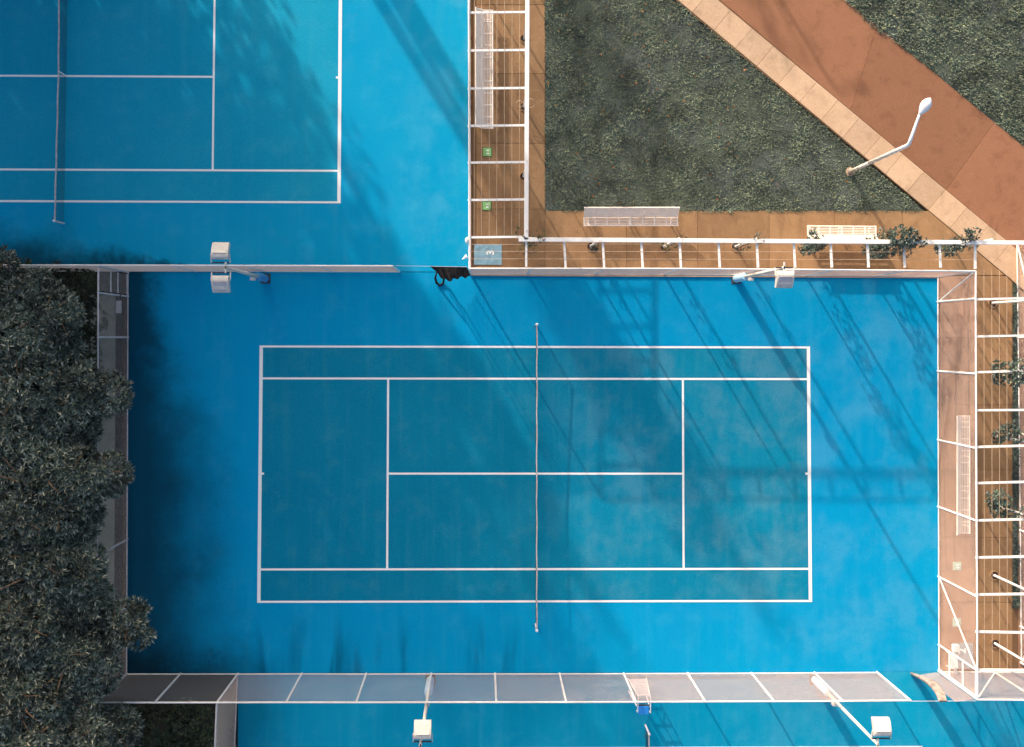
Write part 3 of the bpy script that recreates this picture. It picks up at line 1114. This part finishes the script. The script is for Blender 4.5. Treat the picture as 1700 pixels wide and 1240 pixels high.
# ------------------------------------------------------------------ floodlight poles
def flood_head(parent, p, face, tilt, sx=.62, sy=.66):
    """p: yoke pivot, face: +1 faces up the picture (north), -1 south"""
    n = 9
    prof = []
    for k in range(n):
        a = math.pi * k / (n - 1)
        prof.append((.5 * sy - .5 * sy * math.cos(a), .20 * math.sin(a) ** .6))
    prof.append((sy * .98, -.05))
    prof.append((sy * .02, -.05))
    rt = Matrix.Rotation(tilt * face, 3, 'X')

    def tr(x, y, z):
        return rt @ Vector((x, face * y, z)) + Vector(p)
    N = len(prof)
    vs = [tr(-sx / 2, y, z) for y, z in prof] + [tr(sx / 2, y, z) for y, z in prof]
    fs = [tuple(range(N)), tuple(range(2 * N - 1, N - 1, -1))] + [(i, N + i, N + (i + 1) % N, (i + 1) % N) for i in range(N)]
    hd = MB().add(vs, fs).build('floodlight', M['flood'], parent, bevel=.015)
    # glass on the underside
    g_ = [tr(x, y, -.056) for x, y in ((-sx * .44, sy * .07), (sx * .44, sy * .07), (sx * .44, sy * .93), (-sx * .44, sy * .93))]
    MB().add(g_, [(0, 1, 2, 3)]).build('glass', M['plate'], hd)
    # back plate with ribs
    bz = .19
    pl_ = [tr(x, y, z) for x, y, z in ((-sx * .40, sy * .24, bz), (sx * .40, sy * .24, bz), (sx * .40, sy * .82, bz - .035), (-sx * .40, sy * .82, bz - .035))]
    pm = MB().add(pl_ + [v + Vector((0, 0, .03)) for v in pl_], [(3, 2, 1, 0), (4, 5, 6, 7), (0, 1, 5, 4), (1, 2, 6, 5), (2, 3, 7, 6), (3, 0, 4, 7)])
    pm.build('back_plate', M['plate'] if face < 0 else M['flood'], hd)
    for s in (-1, 1):
        a = tr(s * (sx / 2 + .03), sy * .28, .05)
        b = Vector(p) + Vector((s * (sx / 2 + .03), -face * .12, -.12))
        MB().beam(a, b, .03, .06).build('yoke', M['flood'], hd)
    b0 = Vector(p) + Vector((-(sx / 2 + .03), -face * .12, -.12))
    b1 = Vector(p) + Vector(((sx / 2 + .03), -face * .12, -.12))
    MB().beam(b0, b1, .05, .03).build('yoke_bar', M['dark'], hd)
    return hd


def flood_pole(label, px, py, hz, heads, pad, r0=.085):
    b = at(px, py)
    t = thing('floodlight_pole', label, 'floodlight', b, 'floodlight poles beside the courts')
    MB().tube([(b.x, b.y, 0), (b.x, b.y, hz)], [r0, r0 * .62], 12).build('pole', M['flood'], t, smooth=True)
    po = MB()
    po.tube([(b.x, b.y, .02), (b.x, b.y, 1.75)], [.165, .165], 14)
    po.build('padding', pad, t, smooth=True, bevel=.03)
    MB().box((b.x, b.y, .01), (.42, .42, .03)).build('base_plate', M['dark'], t)
    for (ox, oy, oz, face, tilt) in heads:
        flood_head(t, (b.x + ox, b.y + oy, hz + oz), face, tilt)
    MB().beam((b.x + .0, b.y - .2, hz - .03), (b.x + .0, b.y + .2, hz - .03), .06, .06).build('cross_arm', M['flood'], t)
    # service box and cable
    MB().box((b.x - .0, b.y - .16, 2.6), (.18, .12, .28)).build('service_box', M['flood'], t, bevel=.01)


HP = 7.45
flood_pole('floodlight pole with two cream lamps above the fence between the two courts', 441, 462.5, HP - .15, [(-.20, .30, 0, 1, R(-22)), (-.18, -.30, 0, -1, R(-26))], M['pad_d'])
flood_pole('floodlight pole with one lamp beside the long trellis, blue padding at its foot', 1222, 463, HP + .05, [(0.02, -.12, 0, -1, R(-24))], M['pad_l'])
flood_pole('floodlight pole standing near the middle of the long lower fence', 714.5, 1128, HP + .05, [(.08, .22, 0, 1, R(-20)), (.05, -.40, 0, -1, R(-26))], M['pad_l'])
flood_pole('floodlight pole leaning across the right end of the long lower fence in the view', 1352, 1128, HP + .0, [(.15, .30, 0, 1, R(-20)), (.1, -.42, 0, -1, R(-26))], M['pad_l'])

# ------------------------------------------------------------------ street lamp
b = at(1411, 285)
lamp = t = thing('street_lamp', 'white curved street lamp rising from the lawn over the red path', 'street lamp', b)
MB().tube([(b.x, b.y, 0), (b.x, b.y, 2.4)], [.085, .075], 12).build('lower_pole', M['flood'], t, smooth=True)
pt = at(1509.5, 235, 6.5)
MB().tube([(b.x, b.y, 2.4), (b.x, b.y, 6.2), (b.x + .02, b.y + .03, 6.45)] + [at(1512, 231, 6.58), at(1516, 220, 6.66), at(1524, 197, 6.78), at(1529, 184, 6.85)], [.085, .078, .072, .068, .062, .055, .05], 12).build('mast', M['lamp'], t, smooth=True)
h0, h1 = at(1527, 190, 6.85), at(1545, 162, 7.0)
dv = (h1 - h0)
rotm = dv.to_track_quat('Y', 'Z').to_matrix()
cc_ = h0.lerp(h1, .5)
m = MB()
vs, fs = [], []
nU, nV = 16, 12
for j in range(nV + 1):
    s = j / nV
    hw = .185 * (math.sin(math.pi * min(s ** 1.25, 1)) ** .75) + .045 * (1 - s)
    for i in range(nU):
        a = 2 * math.pi * i / nU
        z = math.sin(a)
        v = rotm @ Vector((hw * math.cos(a), (s - .5) * dv.length, hw * z * (.62 if z > 0 else .35)))
        vs.append(v + cc_)
for j in range(nV):
    for i in range(nU):
        a, b2 = j * nU + i, j * nU + (i + 1) % nU
        fs.append((a, a + nU, b2 + nU, b2))
fs.append(tuple(range(nU)))
m.add(vs, fs).build('lamp_head', M['lamp'], t, smooth=True)
MB().disc((b.x, b.y), .20, .03, 20).build('base_plate', M['sand'], t)
m = MB()
m.tube([(b.x, b.y, 0), (b.x, b.y, .10)], [.17, .10], 12)
m.build('base_collar', M['curtain_p'], t)

# a second lamp of the same kind further up the path, outside the picture: its shadow crosses the red path
l2 = lamp.copy()
COL.objects.link(l2)
l2['label'] = 'second white street lamp up the red path, beyond the top edge of the photo'
l2.location = at(1397, 168) + Vector((SX, SY, 0)) * 20.5
for ch in list(lamp.children):
    c2 = ch.copy()
    COL.objects.link(c2)
    c2.parent = l2
for o_ in (lamp, l2):
    o_['group'] = 'street lamps along the red path'

# ------------------------------------------------------------------ umpire chair
ob = at(1055, 1137)
t = thing('umpire_chair', 'pale metal umpire chair with a blue seat behind the long lower fence', 'umpire chair', ob)
fl0, fr0 = at(1042.5, 1126), at(1073, 1126)
rl0, rr0 = at(1043.5, 1147), at(1071, 1148)
zt_ = 1.75
fl1, fr1 = Vector((fl0.x + .16, fl0.y - .14, zt_)), Vector((fr0.x - .12, fr0.y - .14, zt_))
rl1, rr1 = Vector((rl0.x + .10, rl0.y - .05, zt_)), Vector((rr0.x - .08, rr0.y - .05, zt_))
for a, b2 in ((fl0, fl1), (fr0, fr1), (rl0, rl1), (rr0, rr1)):
    MB().tube([a, b2], .028, 7).build('leg', M['steel'], t)
for k in range(6):
    q = .12 + .15 * k
    MB().beam(fl0.lerp(fl1, q), fr0.lerp(fr1, q), .09, .025).build('rung', M['steel'], t)
for q in (.3, .8):
    MB().tube([fl0.lerp(fl1, q), rl0.lerp(rl1, q)], .018, 6).build('side_rail', M['steel'], t)
    MB().tube([fr0.lerp(fr1, q), rr0.lerp(rr1, q)], .018, 6).build('side_rail', M['steel'], t)
MB().beam(fl1, fr1, .06, .04).build('foot_rest', M['steel'], t)
for a, b2 in ((fl1, rl1), (fr1, rr1)):
    MB().tube([a, a + Vector((0, 0, .22)), b2 + Vector((0, -.18, .24)), b2 + Vector((0, -.18, 0))], .022, 6).build('arm_rest', M['steel'], t)
sc_ = (rl1 + rr1) / 2
MB().box((sc_.x, sc_.y - .14, 1.80), (.42, .34, .06)).build('seat', M['bluebox'], t, bevel=.015)
MB().beam((sc_.x - .26, sc_.y + .06, 1.78), (sc_.x + .26, sc_.y + .06, 1.78), .05, .05).build('seat_bar', M['dark'], t)

# small white lamp bracket on the corner of the west trellis fence
p = at(779, 430)
t = thing('wall_bracket', 'small white pointed bracket sticking out of the fence top near the number 3 mat', 'bracket', (p.x, p.y, H))
q0, q1 = at(775.5, 425, H), at(767.5, 430.5, H)
m = MB()
m.tube([q0, q1], [.09, .02], 7)
m.build('arm', M['white'], t)
MB().ellipsoid(at(775, 399, H + .02), (.07, .13, .07)).build('cap', M['white'], t, smooth=True)


# ------------------------------------------------------------------ foliage
def rosettes(cent, nrm, nleaf, L0, wr_, spread=(.35, 1.25)):
    """leaf whorls at cent (n,3) opening along nrm (n,3)"""
    n = len(cent)
    C = np.repeat(cent, nleaf, 0)
    Nn = np.repeat(nrm, nleaf, 0)
    m = len(C)
    # frame
    ref = np.where(np.abs(Nn[:, 2:3]) < .9, np.array([[0, 0, 1.]]), np.array([[1., 0, 0]]))
    s = np.cross(Nn, ref)
    s /= np.linalg.norm(s, axis=1, keepdims=True)
    u = np.cross(s, Nn)
    a = np.tile(np.arange(nleaf) * 2.39996, n) + np.repeat(rng.random(n) * 6.28, nleaf) + rng.normal(0, .25, m)
    th = spread[0] + rng.random(m) * (spread[1] - spread[0])
    rad = s * np.cos(a)[:, None] + u * np.sin(a)[:, None]
    d = Nn * np.cos(th)[:, None] + rad * np.sin(th)[:, None]
    up = Nn * np.sin(th)[:, None] - rad * np.cos(th)[:, None]
    sd = np.cross(d, up)
    Ls = L0 * (.65 + .7 * rng.random(m))[:, None]
    Ws = Ls * wr_ * (.8 + .4 * rng.random(m))[:, None]
    base = C + d * (.03 * Ls)
    mid = base + d * (.52 * Ls)
    tip = base + d * Ls - up * (.12 * Ls)
    l = mid + sd * Ws * .5 + up * (.05 * Ls)
    r = mid - sd * Ws * .5 + up * (.05 * Ls)
    V = np.stack([base, l, tip, r], 1).reshape(-1, 3)
    i = np.arange(m)[:, None] * 4
    T = np.concatenate([i + np.array([0, 2, 1]), i + np.array([0, 3, 2])], 1).reshape(-1, 3)
    return V, T


def lobe_points(c, r, dens, flat=.75, zmin=-.35):
    n = int(4 * math.pi * r * r * dens)
    v = rng.normal(size=(n, 3))
    v /= np.linalg.norm(v, axis=1, keepdims=True)
    v = v[v[:, 2] > zmin]
    # bumpy surface: sub clumps that stick out, hollows between them
    k = 9
    cl = rng.normal(size=(k * 2, 3))
    cl /= np.linalg.norm(cl, axis=1, keepdims=True)
    dm = (v @ cl.T).max(1)
    rr = r * (.66 + .50 * np.clip((dm - .55) / .45, 0, 1) - .24 * rng.random(len(v)) ** 2 + .16 * rng.random(len(v)) ** 6)
    p = np.array(c)[None] + v * rr[:, None] * np.array([1, 1, flat])
    nn = v * .75 + np.array([0, 0, .55]) + rng.normal(0, .28, v.shape)
    nn /= np.linalg.norm(nn, axis=1, keepdims=True)
    keep = rng.random(len(v)) < np.clip(.35 + 1.2 * (dm - .5), .25, 1)
    return p[keep], nn[keep]


def plant(name, label, cat, base, lobes, mat, leafL, leafW, nleaf, dens, stem_r, group=None, stem_name='trunk', crown_name='crown', bark=None, flat=.75, twigs=0, zmin=-.35):
    t = thing(name, label, cat, base, group)
    Vs, Ts, n0 = [], [], 0
    tips = []
    for (c, r) in lobes:
        P, Nn = lobe_points(c, r, dens, flat, zmin)
        if not len(P): continue
        V, T = rosettes(P, Nn, nleaf, leafL, leafW)
        Vs.append(V)
        Ts.append(T + n0)
        n0 += len(V)
        tips.append((Vector(c), r))
    o = np_mesh(crown_name, np.concatenate(Vs), np.concatenate(Ts), mat, t)
    o['kind'] = 'stuff'
    bk = bark or M['bark']
    b0 = Vector(base)
    zc = sum(c.z for c, r in tips) / len(tips)
    mx = sum((c for c, r in tips), Vector()) / len(tips)
    fork = Vector((b0.x + (mx.x - b0.x) * .4, b0.y + (mx.y - b0.y) * .4, b0.z + (zc - b0.z) * .5))
    MB().tube([b0 - Vector((0, 0, .05)), b0.lerp(fork, .5) + Vector((.06, -.04, 0)), fork], [stem_r, stem_r * .8, stem_r * .7], 8).build(stem_name, bk, t, smooth=True)
    for (c, r) in tips:
        mid = fork.lerp(c, .55) + Vector((random.uniform(-.1, .1), random.uniform(-.1, .1), .05)) * r
        MB().tube([fork, mid, c + Vector((0, 0, r * .2))], [stem_r * .6, stem_r * .4, stem_r * .2], 6).build('limb', bk, t, smooth=True)
        for _ in range(twigs):
            a = random.uniform(0, 6.28)
            e = c + Vector((math.cos(a) * r * .95, math.sin(a) * r * .95, r * random.uniform(.45, .80)))
            s0 = c + Vector((math.cos(a + .5) * r * .35, math.sin(a + .5) * r * .35, r * .42))
            md = s0.lerp(e, .5) + Vector((0, 0, r * .1))
            MB().tube([s0, md, e], [.030, .022, .008], 5).build('twig', bk, t)
    return t


def LB(lst):
    return [(tuple(at(px, py, z)), r) for px, py, z, r in lst]


TL = 'evergreen trees along the left edge'
trees = [
    ('evergreen tree with sun-bright leaf tips in the top left, overhanging the fence between courts', (20, 520), [(2, 470, 4.6, 1.1), (45, 500, 5.0, 1.15), (95, 530, 5.2, .95), (30, 575, 5.4, 1.3), (100, 590, 4.7, .9), (-40, 520, 5, 1.3), (85, 620, 4.6, .9), (70, 560, 5.1, 1)]),
    ('evergreen tree whose bough first reaches across the shaded wire fence', (70, 670), [(60, 650, 5.4, 1.35), (125, 650, 5.1, 1.05), (180, 655, 4.7, .72), (122, 715, 4.6, .85), (20, 720, 5.4, 1.3), (100, 745, 4.7, 1.0), (20, 650, 5, 1.1), (95, 690, 5.3, 1)]),
    ('evergreen tree with a rounded glossy bough halfway down the shaded fence', (75, 820), [(65, 790, 5.5, 1.35), (135, 790, 5.5, 1.0), (180, 785, 5.0, .72), (122, 852, 4.6, .95), (30, 860, 5.4, 1.3), (100, 885, 4.7, 1.0), (10, 790, 5.2, 1.1), (100, 835, 5.4, 1)]),
    ('evergreen tree with a bushy bough sticking out furthest over the blue court', (90, 980), [(60, 935, 5.3, 1.35), (125, 945, 4.9, 1.05), (155, 1005, 4.5, .8), (203, 1035, 4.4, .72), (232, 1052, 4.2, .42), (165, 1050, 4.2, .8), (228, 1010, 4.2, .34), (100, 1010, 4.9, 1.0), (5, 930, 5.2, 1.2), (130, 1000, 4.6, .8)]),
    ('evergreen tree with bare orange twigs in the bottom left corner', (60, 1130), [(40, 1040, 5.4, 1.35), (105, 1090, 5.1, 1.2), (25, 1160, 5.3, 1.4), (150, 1110, 4.5, .95), (120, 1170, 4.8, .9), (5, 1090, 5, 1.2), (75, 1150, 5.3, 1)]),
    ('evergreen tree at the very bottom left edge of the photo', (110, 1260), [(60, 1230, 5.2, 1.3), (135, 1235, 4.9, 1.15), (190, 1215, 3.8, .85), (20, 1290, 5.3, 1.4), (120, 1290, 5, 1.2)]),
]
for lab, bs, lst in trees:
    plant('evergreen_tree', lab, 'tree', tuple(at(*bs)), LB(lst), M['leaf'], .21, .22, 10, 54, .16, TL, twigs=3, flat=.66)
shr = [
    ('dark low shrub in the shaded corner between the tall trees and the grey gate', (120, 500), [(95, 475, 1.7, .8), (135, 480, 1.6, .75), (150, 530, 1.5, .65), (110, 540, 1.5, .8), (60, 470, 1.6, .8), (30, 462, 1.8, .7)]),
    ('dark low shrub growing against the grey fence behind the second bough', (130, 600), [(135, 580, 1.5, .7), (140, 610, 1.3, .6), (90, 610, 1.5, .8)]),
    ('dark low shrub below the left end of the long lower fence', (250, 1210), [(215, 1200, 1.6, .75), (255, 1215, 1.5, .75), (240, 1250, 1.6, .8), (205, 1240, 1.7, .7), (245, 1180, 1.2, .5)]),
    ('dark low shrub in the pocket between two fences at the bottom', (320, 1210), [(300, 1205, 1.3, .7), (335, 1200, 1.2, .55), (330, 1245, 1.4, .75), (290, 1250, 1.4, .7), (310, 1180, 1.1, .45)]),
]
for lab, bs, lst in shr:
    plant('shrub', lab, 'shrub', tuple(at(*bs)), LB(lst), M['shrub'], .12, .3, 8, 60, .05, 'dark low shrubs behind the fences', stem_name='stem', crown_name='foliage', bark=M['stem'])
# small plants at the fence foot (left)
# climbers on the trellis posts
CG = 'climbing plants on the trellises'


def climber(label, base_px, lobes, mat='vine', leaf=.12, dens=50, dead=0, top=None, cg=CG):
    b = at(*base_px)
    t = thing('climbing_plant', label, 'climbing plant', b, cg)
    Vs, Ts, n0 = [], [], 0
    for (px, py, z, r, fl) in lobes:
        P, Nn = lobe_points(tuple(at(px, py, z)), r * .86, dens, fl, -.9)
        V, T = rosettes(P, Nn, 6, leaf, .42)
        Vs.append(V)
        Ts.append(T + n0)
        n0 += len(V)
    o = np_mesh('foliage', np.concatenate(Vs), np.concatenate(Ts), M[mat], t)
    o['kind'] = 'stuff'
    tp = at(lobes[-1][0], lobes[-1][1], lobes[-1][2])
    for k in range(3):
        pts = []
        for j in range(9):
            q = j / 8
            a = q * 9 + k * 2.1
            pts.append((b.x + .075 * math.cos(a) + (tp.x - b.x) * max(0, q - .75) * 2.5, b.y + .075 * math.sin(a) + (tp.y - b.y) * max(0, q - .75) * 2.5, .02 + q * min(tp.z, H)))
        MB().tube(pts, .012, 5).build('stem', M['stem'], t)
    return t


climber('leafy climber massed on the beam right of the shorter bench', (1463, 410), [(1463, 412, .7, .30, 1.1), (1458, 413, 1.3, .36, 1), (1447, 411, 2.0, .36, .8), (1453, 417, 2.6, .36, .8), (1466, 415, 2.9, .34, .7), (1480, 410, 3.3, .34, .7), (1497, 391, 3.85, .42, .5), (1510, 397, 3.85, .36, .6), (1503, 410, 3.5, .36, .7), (1468, 387, 3.5, .2, .6), (1479, 386, 3.6, .16, .6), (1530, 401, 3.75, .2, .4), (1520, 404, 3.7, .18, .5), (1452, 403, 3.0, .28, .8), (1490, 400, 3.75, .34, .6), (1515, 387, 3.8, .18, .5)])
climber('small climber spilling over the middle of the shorter bench', (1343, 409.5), [(1343, 411, .6, .18, 1.2), (1344, 411, 1.1, .22, 1.2), (1338, 411, 2.4, .30, .9), (1343, 408, 1.7, .26, 1.2), (1350, 404, 2.9, .32, .8), (1362, 401, 3.4, .28, .6), (1352, 388, 3.6, .18, .5), (1345, 413, 3.0, .3, .8)])
climber('compact climber at the last post before the trellis corner', (1574, 411), [(1580, 411, .7, .2, 1.2), (1578, 411, 1.4, .24, 1.2), (1566, 412, 2.3, .32, .9), (1573, 410, 2.9, .36, .8), (1583, 411, 3.0, .33, .8), (1560, 408, 3.5, .2, .5), (1592, 403, 3.6, .26, .5)])
climber('pale tuft of leaves poking above the beam at the trellis corner', (1606, 408), [(1606, 391, 3.8, .22, .6), (1617, 388, 3.8, .24, .6), (1612, 400, 3.5, .2, .8), (1614, 407, 3.2, .18, .8)])
climber('climber with dense leaves across the third beam of the right trellis', (1649, 617), [(1656, 612, 2.2, .32, .8), (1662, 626, 2.6, .34, .8), (1672, 615, 3.0, .36, .7), (1684, 628, 3.5, .34, .6), (1692, 612, 3.75, .36, .6), (1694, 630, 3.75, .28, .6)])
climber('climber leaning along the slanting post beside the middle planting pit', (1650, 723.5), [(1655, 729, 1.0, .22, .8), (1662, 722, 1.6, .28, .9), (1671, 716, 2.2, .32, .8), (1680, 712, 2.7, .28, .7), (1690, 724, 3.4, .22, .6)])
climber('bushy climber beside the lower half of the far bench', (1650, 838), [(1650, 832, 1.0, .3, .8), (1656, 826, 1.6, .36, .8), (1664, 836, 2.0, .4, .8), (1658, 848, 1.4, .34, .8), (1670, 846, 2.4, .3, .7), (1697, 852, 3.6, .2, .6)])
climber('sparse dry climber with yellow stems at the trellis corner by the number 3 mat', (869.5, 404), [(868, 412, 1.2, .25, .8), (880, 402, 3.5, .30, .4), (894, 392, 3.7, .26, .4), (866, 384, 3.7, .24, .4), (885, 411, 2.8, .24, .5)], 'dry', .09, 26)
climber('little dark plant at the second trellis post from the corner', (985, 412), [(988, 409, .6, .14, .8), (986, 412, .9, .13, .8)], 'vine', .08, 120)
climber('wispy half dry plant at the post under the horizontal bench end', (1104, 409), [(1106, 408, 1.0, .24, .6), (1114, 404, 1.8, .26, .6), (1100, 406, 1.4, .2, .6), (1132, 400, 3.6, .22, .4)], 'dry', .08, 34)
climber('wispy grey green plant at the post above the blue pole padding', (1224, 409), [(1228, 409, .8, .24, .6), (1236, 408, 1.4, .24, .6), (1260, 396, 3.7, .25, .3)], 'vine', .07, 34)

# ------------------------------------------------------------------ tall trees up-sun (outside the picture) whose shade lies on the courts
TT = 'tall trees beyond the upper left courts'
sd = Vector((SX, SY, 0))
nd = Vector((SY, -SX, 0))        # to the right when looking down-sun is -nd


def tall(label, p, hgt, rad, dens, nl, leafs=.55, seed=0, low=.14):
    t = thing('tall_tree', label, 'tree', (p.x, p.y, 0), TT)
    lobes = []
    for k in range(nl):
        a = k * 2.4
        q = (k + .5) / nl
        z = hgt * (low + (1 - low) * q * .95)
        rr = rad * (.85 if q < .7 else .6)
        lobes.append(((p.x + math.cos(a) * rad * .5, p.y + math.sin(a) * rad * .5, z), rr * random.uniform(.75, 1.0)))
    for q in (.17, .29, .41, .53):
        lobes.append(((p.x, p.y, hgt * q), rad * .95))
    Vs, Ts, n0 = [], [], 0
    for (c, r) in lobes:
        P, Nn = lobe_points(c, r, dens * .95, .9, -1.1)
        V, T = rosettes(P, Nn, 7, leafs, .5)
        Vs.append(V)
        Ts.append(T + n0)
        n0 += len(V)
    o = np_mesh('crown', np.concatenate(Vs), np.concatenate(Ts), M['far_leaf'], t)
    o['kind'] = 'stuff'
    MB().tube([(p.x, p.y, 0), (p.x + .2, p.y, hgt * .45), (p.x, p.y + .1, hgt * .85)], [.35, .25, .08], 8).build('trunk', M['bark'], t)
    return t


edge = at(690, 310)               # a point on the edge of the shade
words = ['tall leafy tree whose shade ends across the main court', 'second tall tree up the slope of the shade', 'third tall tree shading the upper left court', 'fourth tall tree shading the left of the courts', 'fifth tall tree shading the trees at the left edge', 'outermost tall tree beyond the left edge']
for k in range(4):
    off = 7.6 + 6.4 * k
    p = edge + sd * (27 + 3 * (k % 2)) - Vector((SY, -SX, 0)) * off
    tall('tall leafy tree outside the picture casting the broad shade, number %s from the lit side' % ['first', 'second', 'third', 'fourth', 'fifth', 'sixth'][k], Vector((p.x, p.y, 0)), 21 + 2 * (k % 3), 4.9, 4.4 if k < 3 else 3.0, 17, .26, 0, .17)


# slender, thin-leaved trees up-sun: their long shadows are the streaks on the court, the lawn and the path
def slender(label, tip_px, h, lean, leaves):
    e = at(*tip_px)
    L_ = h / math.tan(R(SUN_EL))
    p = e + sd * L_
    t = thing('slender_tree', label, 'tree', (p.x, p.y, 0), 'slender trees beyond the top edge')
    tp = Vector((p.x + lean, p.y, h * .72))
    MB().tube([(p.x, p.y, 0), (p.x + lean * .4, p.y, h * .4), tp], [.34, .27, .16], 8).build('trunk', M['bark'], t, smooth=True)
    Vs, Ts, n0 = [], [], 0
    for k in range(7):
        a = k * 2.4 + h
        z0 = h * (.60 + .035 * k)
        b0 = Vector((p.x + lean * z0 / h, p.y, z0))
        q = Vector((b0.x + math.cos(a) * .9, b0.y + math.sin(a) * .9, min(h, z0 + h * .14)))
        MB().tube([b0, b0.lerp(q, .5) + Vector((0, 0, -.15)), q], [.13, .10, .04], 6).build('limb', M['bark'], t)
        for (c, r) in ((q, .5), (b0.lerp(q, .6), .35)):
            P, Nn = lobe_points(tuple(c), r, leaves, 1.3, -1.1)
            V, T = rosettes(P, Nn, 7, .22, .4)
            Vs.append(V)
            Ts.append(T + n0)
            n0 += len(V)
    o = np_mesh('crown', np.concatenate(Vs), np.concatenate(Ts), M['far_leaf'], t)
    o['kind'] = 'stuff'


for lab, tip, h, ln, lv in (('thin tree outside the picture whose streak of shade ends below the main net', (1000, 990), 16, -.6, 10),
                            ('thin tree outside the picture whose streak ends right of the main net', (1085, 790), 13, .4, 8),
                            ('thin tree outside the picture whose streak of shade ends near the right service line', (1190, 900), 15, -.4, 10),
                            ('thin tree outside the picture whose streak ends below the lower right corner', (1290, 1060), 16, .5, 9),
                            ('thin tree outside the picture whose shade crosses the lawn', (1130, 330), 11, .3, 8),
                            ('thin tree outside the picture whose fainter streak lies beside the lamp shadow on the path', (1330, 120), 9, .3, 4)):
    slender(lab, tip, h, ln, lv)

# litter on the paving
V, T = [], []
for _ in range(170):
    if random.random() < .5:
        px_, py_ = random.uniform(800, 1520), random.uniform(352, 452)
    elif random.random() < .5:
        px_, py_ = random.uniform(795, 903), random.uniform(0, 450)
    else:
        px_, py_ = random.uniform(1622, 1680), random.uniform(480, 1108)
    p = at(px_, py_, .022)
    r_ = random.uniform(.015, .04)
    a = random.uniform(0, 6.28)
    n = len(V)
    for k in range(4):
        V.append((p.x + math.cos(a + k * 1.57) * r_ * (1 if k % 2 else .5), p.y + math.sin(a + k * 1.57) * r_ * (1 if k % 2 else .5), p.z + random.uniform(0, .012)))
    T += [(n, n + 1, n + 2), (n, n + 2, n + 3)]
tag(np_mesh('leaf_litter', V, T, M['bark']), 'small dry leaf scraps scattered on the brown paving', 'litter', kind='stuff')
